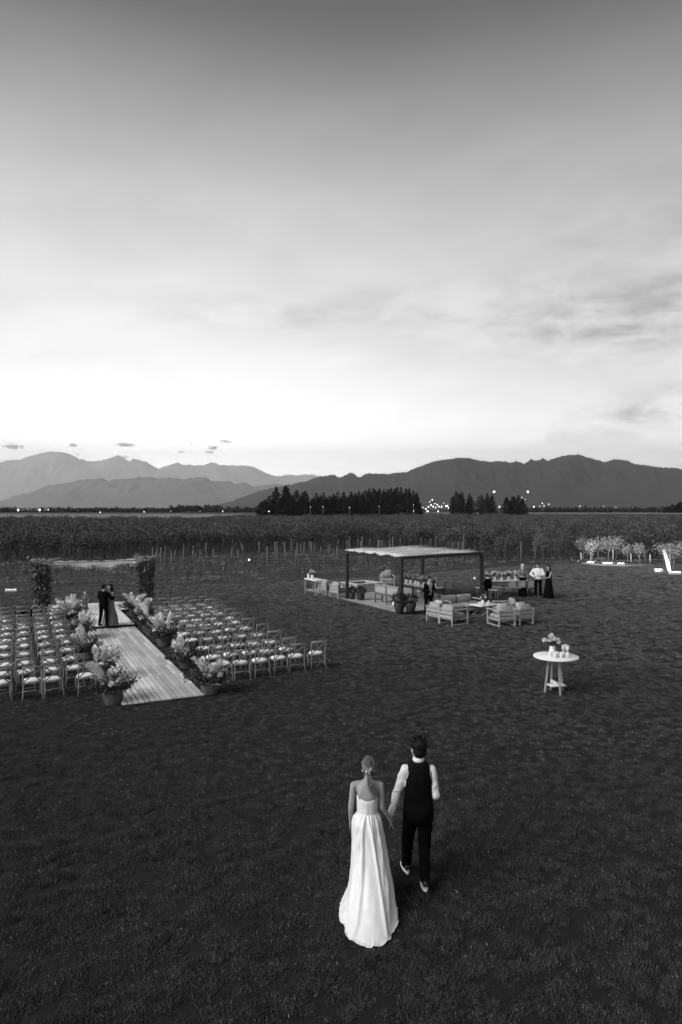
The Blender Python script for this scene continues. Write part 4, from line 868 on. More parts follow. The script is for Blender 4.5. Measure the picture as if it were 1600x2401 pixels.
t = thing('jacket_chair', 'dining chair with a black jacket hung over its back beside the pergola post', 'chair', G(1140, 1398), .25)
for sx in (-1, 1): MB().tube([(sx * .2, .2, 0), (sx * .2, .2, .44)], .016, 7).build('leg', m_fr2, t); MB().tube([(sx * .2, -.2, 0), (sx * .2, -.22, .9)], .016, 7).build('leg', m_fr2, t)
MB().box((0, 0, .45), (.44, .44, .04)).build('seat', m_fr2, t); MB().loft([(0, -.22, .3, .19, .07), (.01, -.22, .5, .21, .08), (0, -.22, .75, .23, .08), (0, -.22, .88, .2, .06), (0, -.22, .93, .13, .03)], 18, p=3).build('jacket', m_blk, t)
# globe lamp on a stake by the pergola
t = thing('globe_light', 'white globe on a thin stake left of the right pergola post', 'globe light', G(1113, 1396)); MB().tube([(0, 0, 0), (0, 0, .84)], .012, 6).build('stake', m_steel, t); MB().ell((0, 0, .9), .06, nu=12, nv=8).build('globe', M('globe_glass', .9, .4, emit=.6), t)
# planters
def planter(x, y, r, h, br, label, seed):
    random.seed(seed); t = thing('planter', label, 'planter', G(x, y, .073), seed, 'dark planters')
    MB().lathe([(r * .62, 0), (r * .8, h * .25), (r, h * .7), (r * .98, h), (r * .88, h), (r * .86, h * .9), (.02, h * .88)], 22).build('pot', M('dark_clay', .035, .7, .3, 10), t)
    g = MB()
    for _ in range(650): d = rv().normalized(); q = br * random.uniform(.55, 1.0) * (1 + .15 * noise.noise(d * 3)); g.leaf(Vector((0, 0, h + br * .62)) + Vector((d.x * q * 1.2, d.y * q * 1.2, d.z * q * .72)), d + rv(.7), random.uniform(.05, .09), .018)
    g.build('shrub', M('box_shrub', .022, .85, .4, 10), t)
planter(826, 1405, .17, .34, .20, 'slim dark planter behind the left pergola post', 1); planter(846, 1407, .21, .30, .26, 'round dark planter with a clipped shrub right of the left pergola post', 2)
planter(937, 1437, .24, .46, .30, 'tall dark planter behind the nearest pergola post', 3); planter(963, 1437, .24, .44, .28, 'round dark planter right of the nearest pergola post', 4)
t = thing('candle_lantern', 'small white lantern on the paving left of the tall planter', 'lantern', G(923, 1420, .073)); MB().lathe([(.05, 0), (.055, .1), (.03, .16), (.02, .2)], 10).build('shade', M('lantern_paper', .85, .6), t); MB().tube([(0, 0, .2), (.02, 0, .24), (0, 0, .27)], .004, 5).build('handle', m_steel, t)
# white bar table at the left end of the paving, with vase and bottle
q = G(741, 1398); bt = thing('bar_table', 'white topped bar table at the left end of the paving', 'table', q - AX * .62 + BX * .24, RA)
MB().box((0, 0, .80), (1.32, .56, .05)).build('tabletop', m_wht, bt)
for sx in (-1, 1):
    for sy in (-1, 1): MB().box((sx * .62, sy * .24, .387), (.05, .05, .774)).build('leg', m_fr, bt)
    MB().box((sx * .62, 0, .745), (.03, .428, .058)).build('apron', m_wht, bt)
bc = bt.location; bouquet(Vector(bc) - AX * .25 + Vector((0, 0, .826)), 1.25, 9, 'flower vase on the white bar table', 540)
t = thing('water_jug', 'white jug at the far end of the bar table', 'jug', Vector(bc) - AX * .55 - BX * .1 + Vector((0, 0, .826))); MB().lathe([(.05, 0), (.06, .05), (.055, .16), (.045, .2), (.05, .24), (.045, .24)], 14).build('body', m_plate, t); MB().tube([(.045, 0, .21), (.1, 0, .17), (.095, 0, .09), (.055, 0, .06)], .008, 6).build('handle', m_plate, t)
# coffee table with crossed legs, bouquet, tumblers
ct_c = G(1136, 1441); ct = thing('coffee_table', 'low white topped coffee table amid the lounge chairs', 'table', ct_c, RB)
MB().box((0, 0, .43), (1.1, .7, .04)).build('tabletop', m_wht, ct)
for sy in (-1, 1):
    for sg in (-1, 1): MB().bar((-.42 * sg, sy * .26 + sg * .02, .0), (.42 * sg, sy * .26 + sg * .02, .41), .035, .03).build('leg', m_fr, ct)
cz = Vector((0, 0, .451)); bouquet(ct_c + cz + BX * .02 + Vector((-.05, .1, 0)), 1.1, 8, 'flower vase on the low coffee table', 541)
for k, (a, b) in enumerate([(-.35, -.05), (-.25, -.15), (-.16, .02), (.05, -.2), (.18, -.12), (.3, .05)]): tag(inst('tumbler', tumbler_m, None, ct_c + cz + AX * -b + BX * a, (0, 0, 0), (1.2, 1.2, 1.25)), '%s glass from the left on the low coffee table' % ORD[k], 'glass', 'glasses on the coffee table')

# ------------------------------------------------------------------ round cocktail table on the lawn
RTC = Vector(((1304 - 800) / FPX * 16.95, 16.95, 0)); rt = thing('cocktail_table', 'round white topped standing table alone on the lawn at right', 'table', RTC, .25)
MB().lathe([(.50, .875), (.535, .882), (.545, .895), (.545, .912), (.54, .918), (.02, .9185)], 56).build('tabletop', m_wht, rt)
m_leg = M('oak_leg', .30, .6, .2, 8, .1, stretch=(1, 1, .3))
for a in (2.75, 4.55, .35, 1.5):
    g = MB(); b0, b1 = Vector((.27 * math.cos(a), .27 * math.sin(a), 0)), Vector((.17 * math.cos(a), .17 * math.sin(a), .876)); g.bar(b0, b1, .034, .045, (math.cos(a), math.sin(a), 0)); g.build('leg', m_leg, rt)
MB().box((0, 0, .20), (.40, .28, .022)).build('shelf', m_wht, rt); g = MB(); g.box((-.05, .02, .25), (.15, .05, .07), Matrix.Rotation(.5, 3, 'Y')); tag(g.build('folded_napkin', m_tie, None, RTC + Vector((0, 0, .012))), 'folded white cloth on the lower shelf of the round table', 'napkin')
tz = Vector((0, 0, .919)); bouquet(RTC + tz + Vector((-.05, .12, 0)), 1.4, 26, 'flower vase in the middle of the round standing table', 550)
for k, (x, y, s) in enumerate([(-.17, -.10, 1.3), (-.10, -.25, 1.3), (-.02, -.12, 1.3), (.06, -.22, 1.3), (.14, -.10, 1.25), (.22, -.2, 1.3)]): tag(inst('tumbler', tumbler_m, None, RTC + tz + Vector((x, y, 0)), (0, 0, 0), (s, s, s)), '%s tumbler from the left on the round standing table' % ORD[k], 'glass', 'tumblers on the round table')
for k, (x, y) in enumerate([(.2, .05), (.28, -.02), (.27, .14)]): tag(inst('wine_glass', wine_m, None, RTC + tz + Vector((x, y, 0)), (0, 0, 0), (1.3, 1.3, 1.35)), '%s wine glass from the left right of the vase on the round table' % ORD[k], 'glass', 'wine glasses on the round table')

# ------------------------------------------------------------------ people
m_skin = M('skin', .34, .55, .08, 10, spec=.35); m_skin2 = M('skin_pale', .30, .55, .06, 10); m_dhair = M('dark_hair', .006, .6, .4, 40, .6, 90, spec=.2, stretch=(1, 1, .3)); m_bhair = M('blond_hair', .075, .5, .65, 60, .8, 110, spec=.35, stretch=(1, 1, .2)); m_suit = M('black_suit', .0035, .9, .2, 30, .2, 60, spec=.05)
m_shirt = M('white_shirt', .72, .8, .05, 6, .5, 14); m_eye = M('eye', .02, .2); m_grey = M('grey_fabric', .16, .9, .2, 20, .3, 30); m_shoe = M('dark_shoe', .02, .5); m_sole = M('white_sole', .75, .6)
def V(*a): return Vector(a)
def shell(mb, name, mat, parent, vox=.012, it=4, crease=0.0):
    o = mb.build(name, mat, parent); r = o.modifiers.new('remesh', 'REMESH'); r.mode = 'VOXEL'; r.voxel_size = vox; r.use_smooth_shade = True
    s = o.modifiers.new('smooth', 'SMOOTH'); s.iterations = it; s.factor = .5
    if crease:
        if 'crease' not in bpy.data.textures: tx = bpy.data.textures.new('crease', 'CLOUDS'); tx.noise_scale = .10; tx.noise_depth = 1
        dm = o.modifiers.new('crease', 'DISPLACE'); dm.texture = bpy.data.textures['crease']; dm.strength = crease; dm.mid_level = .5; dm.texture_coords = 'LOCAL'
        s2 = o.modifiers.new('smooth2', 'SMOOTH'); s2.iterations = 2; s2.factor = .5
    return o
def hand(mb, wr, d, side, curl=.35, s=1.0, palm=None):
    """palm, four unequal bent fingers and a thumb; d points along the hand, side towards the thumb"""
    d = Vector(d).normalized(); side = Vector(side); side = (side - d * side.dot(d)).normalized(); nrm = d.cross(side)
    if palm is not None and nrm.dot(Vector(palm)) < 0: nrm = -nrm
    wr = Vector(wr)
    for k in range(4): mb.cap(wr + side * (.02 - .013 * k) * s, .013 * s, wr + d * .085 * s + side * (.030 - .020 * k) * s, .0115 * s, 8)
    for k, L in enumerate((.072, .080, .074, .058)):
        p = wr + d * .085 * s + side * (.030 - .020 * k) * s; L *= s
        d1 = (d + nrm * curl * .5).normalized(); q = p + d1 * L * .5; d2 = (d + nrm * curl * 1.6).normalized(); r = q + d2 * L * .3; d3 = (d + nrm * curl * 2.6).normalized()
        mb.cap(p, .0090 * s, q, .0085 * s, 8); mb.cap(q, .0085 * s, r, .0078 * s, 8); mb.cap(r, .0078 * s, r + d3 * L * .2, .0068 * s, 8)
    p = wr + d * .022 * s + side * .026 * s; q = p + (d * .7 + side * .75 + nrm * .3).normalized() * .042 * s; mb.cap(p, .013 * s, q, .0105 * s, 8); mb.cap(q, .0105 * s, q + (d + side * .25 + nrm * .35).normalized() * .036 * s, .0085 * s, 8)
def head(mb, c, yaw=0.0, pitch=0.0, s=1.0):
    R = Euler((pitch, 0, yaw)).to_matrix(); c = Vector(c); T = lambda x, y, z: c + R @ Vector((x * s, y * s, z * s))
    mb.ell(c + R @ V(0, -.012 * s, .022 * s), (.074 * s, .092 * s, .094 * s), R); mb.ell(T(0, .02, -.045), (.058 * s, .066 * s, .068 * s), R); mb.ell(T(0, .055, -.092), (.028 * s, .026 * s, .022 * s), R)
    mb.cap(T(0, .086, .012), .008 * s, T(0, .102, -.026), .0135 * s, 8); mb.cap(T(-.018, .084, -.058), .008 * s, T(.018, .084, -.058), .008 * s, 8); mb.cap(T(-.035, .078, .028), .010 * s, T(.035, .078, .028), .010 * s, 8)
    for k in (-1, 1): mb.ell(T(k * .077, -.005, -.012), (.011 * s, .019 * s, .031 * s), R, 8, 6)
    return T
def eyes(t, T, s=1.0):
    for k in (-1, 1): MB().ell(T(k * .03, .078, .008), .0095 * s, nu=8, nv=6).build('eye', m_eye, t)
def limb(mb, a, ra, b, rb, c, rc): mb.cap(a, ra, b, rb); mb.cap(b, rb, c, rc)
MAN = [(.80, .165, .112), (.92, .168, .118), (1.04, .150, .105), (1.16, .160, .110), (1.28, .178, .118), (1.38, .186, .105), (1.435, .15, .082), (1.47, .075, .06)]
WOM = [(.78, .165, .115), (.90, .168, .12), (1.02, .125, .092), (1.12, .132, .098), (1.22, .148, .11), (1.30, .155, .092), (1.36, .13, .07), (1.40, .06, .05)]
def torso(mb, rings, x=0, y=0, grow=0.0, z0=-9, z1=9, lean=0.0, dz=0.0):
    mb.loft([(x, y + lean * (z - .8), z + dz, rx + grow, ry + grow) for z, rx, ry in rings if z0 <= z <= z1], 24, p=2.4)
def shoe(t, an, to, r=.045, sole=True):
    an, to = Vector(an), Vector(to); d = (to - an); d.z = 0; d.normalize(); sd = Vector((-d.y, d.x, 0)); heel = an - d * .06; g = MB(); pitch = (to.z - an.z + .07) / max((to - an).length, .05)
    up = V(0, 0, 1)
    g2 = MB()
    zt = lambda f: (an.z - .075) * (1 - f) + (to.z - .03) * f
    g2.cap(V(heel.x, heel.y, zt(0) + .065), .036, V(an.x, an.y, zt(.2) + .075) + d * .03, .04); g2.cap(V(an.x, an.y, zt(.2) + .075) + d * .03, .042, V(to.x, to.y, zt(1) + .05), .035); g2.cap(V(heel.x, heel.y, zt(0) + .07), .034, V(an.x, an.y, an.z + .03), .036)
    shell(g2, 'shoe', m_shoe, t, .009)
    n = 24; vs = []; Lf = (to - heel).length + .05; mid = (heel + to) / 2
    for zz in (0, .028):
        for k in range(n):
            a = 2 * PI * k / n; x = math.cos(a) * (Lf / 2 + .025); w = math.sin(a) * (.043 + .007 * math.cos(a)); f = .5 + .5 * math.cos(a); p = mid + d * x + sd * w; vs.append((p.x, p.y, zt(f) + .004 + zz))
    g.add(vs, [(k, (k + 1) % n, n + (k + 1) % n, n + k) for k in range(n)] + [tuple(range(n - 1, -1, -1)), tuple(range(n, 2 * n))]); g.build('sole', m_sole if sole else m_shoe, t)

# --- groom, walking away, hand in hand
gr = thing('person', 'man in white shirt and black waistcoat walking away holding the bride\'s hand', 'person', (.945, 8.33, .012))
def gl_(x, y, z): return V(x - .96, y - 8.45, z)
hipL, knL, anL, toL = gl_(.875, 8.46, .86), gl_(.85, 8.64, .48), gl_(.835, 8.72, .095), gl_(.81, 8.90, .035)
hipR, knR, anR, toR = gl_(1.045, 8.46, .86), gl_(1.035, 8.47, .47), gl_(1.015, 8.27, .135), gl_(1.015, 8.44, .03)
shL, elL, wrL = gl_(.800, 8.45, 1.385), gl_(.690, 8.44, 1.10), gl_(.605, 8.31, .905)
shR, elR, wrR = gl_(1.120, 8.45, 1.385), gl_(1.165, 8.40, 1.09), gl_(1.12, 8.63, 1.06)
hd = gl_(.955, 8.47, 1.645)
b = MB(); torso(b, MAN); b.cap(V(0, -.005, 1.44), .062, V(0, .01, 1.58), .056); T = head(b, hd, .42, .02, 1.08)
limb(b, shL, .052, elL, .042, wrL, .029); limb(b, shR, .052, elR, .042, wrR, .029); limb(b, hipL, .085, knL, .058, anL, .042); limb(b, hipR, .085, knR, .058, anR, .042); b.cap(anL, .04, toL, .03); b.cap(anR, .04, toR, .03)
hand(b, wrL, V(.12, -.35, -1), V(.3, .9, 0), .45, 1.0, V(-1, 0, .1)); hand(b, wrR, V(-.5, .9, .05), V(0, 0, 1), .5, 1.0, V(-1, -.5, 0))
shell(b, 'body', m_skin, gr, .006, 3); eyes(gr, T, 1.04)
b = MB(); torso(b, MAN, grow=.010, z0=.9, z1=1.30); b.loft([(0, 0, 1.25, .15, .115), (0, 0, 1.36, .135, .10), (0, 0, 1.44, .10, .075), (0, 0, 1.475, .07, .058)], 20); limb(b, shL, .062, elL, .050, wrL, .036); limb(b, shR, .062, elR, .051, wrR, .038); b.cap(V(-.12, 0, 1.392), .058, shL, .061); b.cap(V(.12, 0, 1.392), .058, shR, .061)
for (p, q) in ((shL, elL), (shR, elR)):
    for f in (.35, .55, .72, .9): c = p.lerp(q, f); b.ell(c + rv(.006), (.056, .053, .014), Euler((random.uniform(-.4, .4), random.uniform(-.5, .5), 0)).to_matrix())
b.cap(elL.lerp(wrL, .3), .050, elL.lerp(wrL, .45), .044); shell(b, 'shirt', m_shirt, gr, .007, 3, .028)
c = MB(); c.lathe([(.067, 0), (.070, .02), (.067, .055), (.063, .055), (.062, 0)], 26, (0, -.0, 1.495)); o = c.build('shirt_collar', m_shirt, gr); o.rotation_euler = (0, 0, .2)
for (p, q) in ((elL, wrL), (elR, wrR)): d = (q - p).normalized(); c = MB(); c.tube([q - d * .055, q - d * .0], [.038, .040], 18); c.build('cuff', m_shirt, gr)
vest = MB(); vest.loft([(0, -.002, .90, .186, .136), (0, 0, .96, .184, .134), (0, 0, 1.06, .170, .124), (0, 0, 1.17, .172, .128), (0, 0, 1.27, .170, .136), (0, 0, 1.34, .152, .134), (0, 0, 1.40, .146, .118), (0, 0, 1.445, .136, .098), (0, 0, 1.475, .112, .084), (0, .0, 1.495, .085, .07)], 30, p=2.8); shell(vest, 'waistcoat', M('waistcoat_satin', .0045, .75, .3, 8, .5, 12, spec=.06), gr, .009, 3)
c = MB(); c.box((0, -.134, 1.06), (.12, .008, .022)); c.box((0, -.139, 1.06), (.03, .006, .028)); c.build('back_buckle', m_blk, gr)
tr = MB(); torso(tr, MAN, grow=.016, z1=1.05); limb(tr, hipL, .104, knL, .078, anL + V(0, -.01, .02), .062); limb(tr, hipR, .104, knR, .078, anR + V(0, -.01, .03), .062); tr.ell((0, -.05, .86), (.15, .115, .12)); shell(tr, 'trousers', m_suit, gr, .009, 3, .015)
h_ = MB(); Rh = Euler((.02, 0, .42)).to_matrix(); HT = lambda x, y, z: hd + Rh @ V(x, y, z)
h_.ell(HT(0, -.03, .05), (.100, .104, .100), Rh); h_.ell(HT(0, -.05, -.02), (.088, .076, .092), Rh); h_.ell(HT(0, .03, .105), (.088, .092, .055), Rh); random.seed(8)
for k in range(46): a = random.uniform(-2.4, 2.4); p = HT(.085 * math.sin(a), -.03 + .085 * math.cos(a), .10 + random.uniform(-.06, .03)); h_.cap(p, .016, p + Rh @ V(random.gauss(0, .016), .035 + random.gauss(0, .018), .02 + random.gauss(0, .016)), .005, 6)
shell(h_, 'hair', m_dhair, gr, .007, 1)
hs = MB()
for k in range(90):
    a = random.uniform(-2.6, 2.6); el_ = random.uniform(-.3, 1.5); p0 = HT(.098 * math.sin(a) * math.cos(el_), -.03 - .10 * math.cos(a) * math.cos(el_), .05 + .10 * math.sin(el_)); d = Rh @ V(random.gauss(0, .02), random.gauss(.005, .02), -.03 if el_ < .6 else .012 + random.gauss(0, .012)); hs.tube([p0, p0 + d * .6 + (p0 - hd) * .05, p0 + d + (p0 - hd) * .12], [.004, .003, .0008], 4)
hs.build('hair_strand', m_dhair, gr)
shoe(gr, anL, toL); shoe(gr, anR, toR)

# --- bride, walking away
br = thing('person', 'bride in a strapless white gown with a train, seen from behind', 'person', (.308, 8.0, .012))
def bl_(x, y, z): return V(x - .31, y - 8.1, z)
bsL, beL, bwL = bl_(.130, 8.09, 1.335), bl_(.095, 8.10, 1.075), bl_(.093, 8.22, .885); bsR, beR, bwR = bl_(.487, 8.09, 1.335), bl_(.505, 8.10, 1.085), bl_(.600, 8.19, .905)
bh = bl_(.325, 8.12, 1.545)
br.scale = (.9, 1, 1)
WOMB = [(.78, .165, .115), (.90, .168, .12), (1.02, .122, .090), (1.12, .124, .093), (1.22, .132, .100), (1.30, .146, .090)]
b = MB(); torso(b, WOMB); b.loft([(0, 0, 1.28, .152, .095), (0, 0, 1.33, .165, .082), (0, 0, 1.365, .125, .066), (0, 0, 1.395, .06, .05)], 24, p=2.2); b.cap(V(0, -.005, 1.36), .048, V(.012, .01, 1.47), .044); T = head(b, bh, -.1, .03, .93)
for k in (-1, 1): b.ell((k * .07, -.062, 1.25), (.055, .03, .085)); b.cap(V(k * .10, 0, 1.345), .045, V(k * .17, -.005, 1.335), .046)
limb(b, bsL, .044, beL, .035, bwL, .024); limb(b, bsR, .044, beR, .035, bwR, .024)
hand(b, bwL, V(0, .25, -1), V(.3, 1, 0), .35, .92, V(1, 0, 0)); hand(b, bwR, V(.35, .12, -1), V(-.2, 1, .2), .4, .92, V(1, 0, 0))
for k in (-1, 1): limb(b, V(k * .085, .0, .84), .085, V(k * .08, .03 * k, .46), .055, V(k * .075, -.02 * k, .1), .038); b.cap(V(k * .075, -.02 * k, .08), .036, V(k * .08, .13 - .02 * k, .03), .026)
shell(b, 'body', m_skin2, br, .006, 4); eyes(br, T, .94)
for k in (-1, 1): MB().ell(T(k * .08, .0, -.055), (.008, .008, .014), nu=8, nv=6).build('earring', m_plate, br)
h_ = MB(); Rh = Euler((.03, 0, -.1)).to_matrix(); BT = lambda x, y, z: bh + Rh @ V(x, y, z)
h_.ell(BT(0, -.018, .03), (.078, .094, .092), Rh); h_.ell(BT(0, -.05, -.02), (.068, .062, .075), Rh); h_.ell(BT(0, .045, .06), (.066, .05, .045), Rh)
pt = [BT(0, -.10, -.035), BT(.005, -.125, -.065), BT(.014, -.125, -.11), BT(.030, -.12, -.17), BT(.052, -.115, -.235), BT(.075, -.118, -.29)]; rr = [.03, .026, .030, .030, .022, .006]
for i in range(5): h_.cap(pt[i], rr[i], pt[i + 1], rr[i + 1])
for k in range(7):
    a = -1 + k / 3; h_.tube([BT(.078 * math.sin(a * 1.4), .02, .07 * math.cos(a)), BT(.085 * math.sin(a * 1.2), -.06, .065 * math.cos(a * 1.2) - .0), BT(.02 * a, -.112, -.035)], [.008, .010, .008], 6)
shell(h_, 'hair', m_bhair, br, .0065, 1)
random.seed(78); hs = MB()
for k in range(44):
    a = random.uniform(-1.5, 1.5); hs.tube([BT(.080 * math.sin(a), .03 + random.uniform(-.02, .02), .03 + .092 * math.cos(a)), BT(.088 * math.sin(a * .95), -.04, .02 + .10 * math.cos(a * .95)), BT(.062 * math.sin(a * .8), -.10, .0 + .055 * math.cos(a)), BT(.012 * a, -.128, -.045)], [.0016, .0022, .0022, .0018], 4)
for k in range(34):
    o_ = rv(.012); hs.tube([pt[i] + V(random.gauss(0, rr[i] * .8), -rr[i] * .75 - random.uniform(0, .004), 0) + o_ * (i > 2) for i in range(6)] + [pt[5] + o_ * 2.5 + V(random.gauss(0, .012), 0, -.03)], [.002] * 6 + [.0008], 4)
for k in range(10):
    a = random.uniform(-1.8, 1.8); p0 = BT(.075 * math.sin(a), -.04, .03 + .09 * math.cos(a)); hs.tube([p0, p0 + V(random.gauss(0, .015), -.02, random.gauss(.005, .012)), p0 + V(random.gauss(0, .03), -.035, random.gauss(-.015, .02))], [.0012, .001, .0005], 3)
hs.build('hair_strand', M('blond_strand', .22, .5, .5, 50, spec=.3), br)
random.seed(77); fl = thing('tmp', None, None)
for k in range(9): q = BT(random.gauss(.008, .018), -.112 + random.uniform(-.012, .004), -.01 + random.gauss(0, .026)); inst('hair_flower', BL[k % 2], br, q, (RAD(70) + random.uniform(-.5, .5), random.uniform(-.5, .5), k), (.32, .32, .32))
bpy.data.objects.remove(fl)
m_gown = M('white_satin', .69, .42, .03, 5, .12, 26, spec=.4)
# bodice: strapless, dipping at the back
g = MB(); n, mrow = 48, 9; vs = []
for j in range(mrow):
    t = j / (mrow - 1)
    for k in range(n):
        a = 2 * PI * k / n; top = 1.198 + .034 * (1 - max(0, -math.sin(a)) ** 2 * 1.35) + .02 * max(0, math.sin(a)); z = .985 + (top - .985) * t
        rx = .132 + (.014 * t if t > .3 else .0) + .012 * max(0, .2 - t); ry = .098 + .014 * t; rx += .0018 * math.sin(a * 40 + t * 3) * (1 - t)
        for q in (0,): pass
        ww = .130 + .010 * max(0, (z - 1.0) / .2); hh = .100 + .007 * max(0, (z - 1.0) / .2); vs.append((ww * math.cos(a), hh * math.sin(a), z + .004 * math.sin(a * 2)))
g.add(vs, [(j * n + k, j * n + (k + 1) % n, (j + 1) * n + (k + 1) % n, (j + 1) * n + k) for j in range(mrow - 1) for k in range(n)], True); o = g.build('bodice', m_gown, br); s_ = o.modifiers.new('thick', 'SOLIDIFY'); s_.thickness = .004; s_.offset = 0
g = MB()
for k in range(9): g.ell((.0 + random.uniform(-.001, .001), -.1035 - .0006 * k, 1.01 + .017 * k), .0055, nu=8, nv=5)
g.build('button_row', M('pearl_button', .35, .3), o)
# skirt with gathered waist, swags, a central panel and a train
RG = [(1.03, .126, .096, -.0, .0), (1.005, .145, .118, 0, 0), (.97, .172, .150, -.002, 0), (.90, .196, .178, .0, -.01), (.80, .206, .20, .008, -.02), (.66, .226, .235, .022, -.03), (.50, .248, .285, .032, -.055), (.34, .270, .345, .036, -.09), (.20, .292, .42, .035, -.14), (.10, .312, .50, .028, -.20), (.04, .334, .565, .018, -.245), (.012, .350, .60, .012, -.27), (.006, .366, .625, .008, -.275)]
def skirt_pt(t, a):
    i = min(int(t * (len(RG) - 1)), len(RG) - 2); f = t * (len(RG) - 1) - i; z, rx, ry, cx, cy = [RG[i][q] + (RG[i + 1][q] - RG[i][q]) * f for q in range(5)]
    w = (a + PI / 2 + PI) % (2 * PI) - PI                     # angle from straight behind
    fall = min(1, t * 3); am = .006 + .036 * fall * min(1, .35 + t)
    ga = .0045 * math.sin(a * 23 + 2 * math.sin(a * 5)) * max(0, 1 - abs(t - .17) / .2)
    ca, sa = math.cos(a), math.sin(a); fold = (.55 - 2.2 * abs(noise.noise((ca * 1.9 + t * .9, sa * 1.9, t * 1.3 + 4)))) + .5 * (.4 - 1.8 * abs(noise.noise((ca * 3.7 - t * 1.2, sa * 3.7, t * 2.2 + 9)))) + .16 * noise.noise((ca * 11 + t * 6, sa * 11, t * 11))
    pw = .10 + .62 * t
    panel = 1 / (1 + math.exp((abs(w + .10 * (1 - t)) - pw) * 18))  # smooth flat panel hanging from the small of the back
    edge = math.exp(-((abs(w + .10 * (1 - t)) - pw) / .075) ** 2)
    d = am * fold * (1 - panel) + edge * .030 * min(1, t * 4) * (1 if w < 0 else .7) - panel * .014 * min(1, t * 4) + ga
    sw = math.exp(-((w + .75) / .35) ** 2) * math.exp(-((t - .36) / .11) ** 2) * .012 * math.sin((t - .2) * 40 + w * 7)   # swags at the left hip
    sw += math.exp(-((w - .75) / .35) ** 2) * math.exp(-((t - .34) / .10) ** 2) * .008 * math.sin((t - .2) * 44 - w * 7)
    d += sw + .006 * noise.noise((math.cos(a) * 4, math.sin(a) * 4, t * 9)) * fall
    hem = 1.0 + (.05 * noise.noise((math.cos(a) * 1.6, math.sin(a) * 1.6, 3)) + .018 * noise.noise((math.cos(a) * 4, math.sin(a) * 4, 8))) * max(0, (t - .85) / .15)
    x = cx + (rx * hem + d) * math.cos(a); y = cy + (ry * hem + d) * math.sin(a)
    zz = z + (.030 * max(0, noise.noise((math.cos(a) * 3, math.sin(a) * 3, 1))) + .02 * max(0, noise.noise((math.cos(a) * 7, math.sin(a) * 7, 2)))) * max(0, (t - .8) / .2) ** 1.0
    return V(x, y, max(zz, .004))
g = MB(); n, mr = 220, 110; vs = [skirt_pt(j / (mr - 1), 2 * PI * k / n) for j in range(mr) for k in range(n)]
g.add(vs, [((j + 1) * n + k, (j + 1) * n + (k + 1) % n, j * n + (k + 1) % n, j * n + k) for j in range(mr - 1) for k in range(n)], True); o = g.build('skirt', m_gown, br); s_ = o.modifiers.new('thick', 'SOLIDIFY'); s_.thickness = .004; s_.offset = 0

# --- guests
def figure(label, loc, rz, sc, woman, arms, legs, clothes, hair, yaw=0, pitch=0, lean=0.0, vox=.011):
    t = thing('person', label, 'person', loc, rz, None, sc); R = WOM if woman else MAN; top = R[-1][0]
    shz = (1.33 if woman else 1.39); sx = .165 if woman else .19; lo = lean * (shz - .8)
    sL, sR = V(-sx, lo, shz), V(sx, lo, shz); hc = V(0, lean * .8 + .02, top + .165); b = MB(); torso(b, R, lean=lean); b.cap(V(0, lo, top - .03), .052, V(0, lo + .01, top + .11), .05); T = head(b, hc, yaw, pitch, .98)
    (eL, wL), (eR, wR) = arms; k = .86 if woman else 1.0
    limb(b, sL, .048 * k, eL, .039 * k, wL, .027 * k); limb(b, sR, .048 * k, eR, .039 * k, wR, .027 * k)
    hand(b, wL, (wL - eL) + V(0, .02, 0), V(.2, .8, .5), .5, .95 * k); hand(b, wR, (wR - eR) + V(0, .02, 0), V(-.2, .8, .5), .5, .95 * k)
    for h, kn, an in legs: limb(b, h, .082, kn, .055, an, .04); b.cap(an - V(0, 0, .02), .036, an + V(0, .13, -.06), .028)
    shell(b, 'body', m_skin, t, vox, 2); eyes(t, T)
    for nm, mat, fn in clothes: c = MB(); fn(c, sL, sR, eL, eR, wL, wR, legs, R, lean); shell(c, nm, mat, t, .012, 2)
    c = MB(); hair(c, hc, T); shell(c, 'hair', hair.mat, t, .012, 1)
    for h, kn, an in legs: g = MB(); g.cap(an - V(0, .04, .045), .04, an + V(0, .14, -.055), .034); g.build('shoe', m_shoe, t)
    return t
def c_top(sleeve=1.0, grow=.016, z0=.88):
    def fn(c, sL, sR, eL, eR, wL, wR, legs, R, lean):
        torso(c, R, grow=grow, z0=z0, lean=lean)
        for s, e, w in ((sL, eL, wL), (sR, eR, wR)):
            if sleeve > 0: c.cap(s, .068 + grow * .4, e, .054 + grow * .4)
            if sleeve > .6: c.cap(e, .055 + grow * .4, e.lerp(w, .9), .042 + grow * .4)
    return fn
def c_trouser(grow=.02):
    def fn(c, sL, sR, eL, eR, wL, wR, legs, R, lean):
        torso(c, R, grow=grow, z1=.98, lean=lean)
        for h, k, a in legs: limb(c, h, .10, k, .075, a, .062)
    return fn
def c_skirt(wid, ztop=1.02, hem=.03, dep=None):
    def fn(c, sL, sR, eL, eR, wL, wR, legs, R, lean):
        q = [r for r in R if r[0] <= ztop + .001][-1]; dp_ = dep or wid; c.loft([(0, 0, hem, wid, dp_), (0, 0, .35, wid * .86, dp_ * .86), (0, 0, .7, .2, .17), (0, 0, .9, .18, .135), (0, lean * (ztop - .8), ztop, q[1] + .02, q[2] + .02)], 30)
    return fn
def h_short(c, hc, T): c.ell(T(0, -.03, .05), (.086, .095, .088)); c.ell(T(0, -.055, -.015), (.072, .062, .075)); c.ell(T(0, .04, .09), (.07, .06, .035))
def h_short2(c, hc, T): h_short(c, hc, T)
def h_long(c, hc, T): h_short(c, hc, T); c.cap(T(0, -.08, -.03), .07, T(.02, -.11, -.24), .075); c.cap(T(-.06, -.03, 0), .04, T(-.07, -.05, -.2), .04); c.cap(T(.06, -.03, 0), .04, T(.07, -.05, -.2), .04)
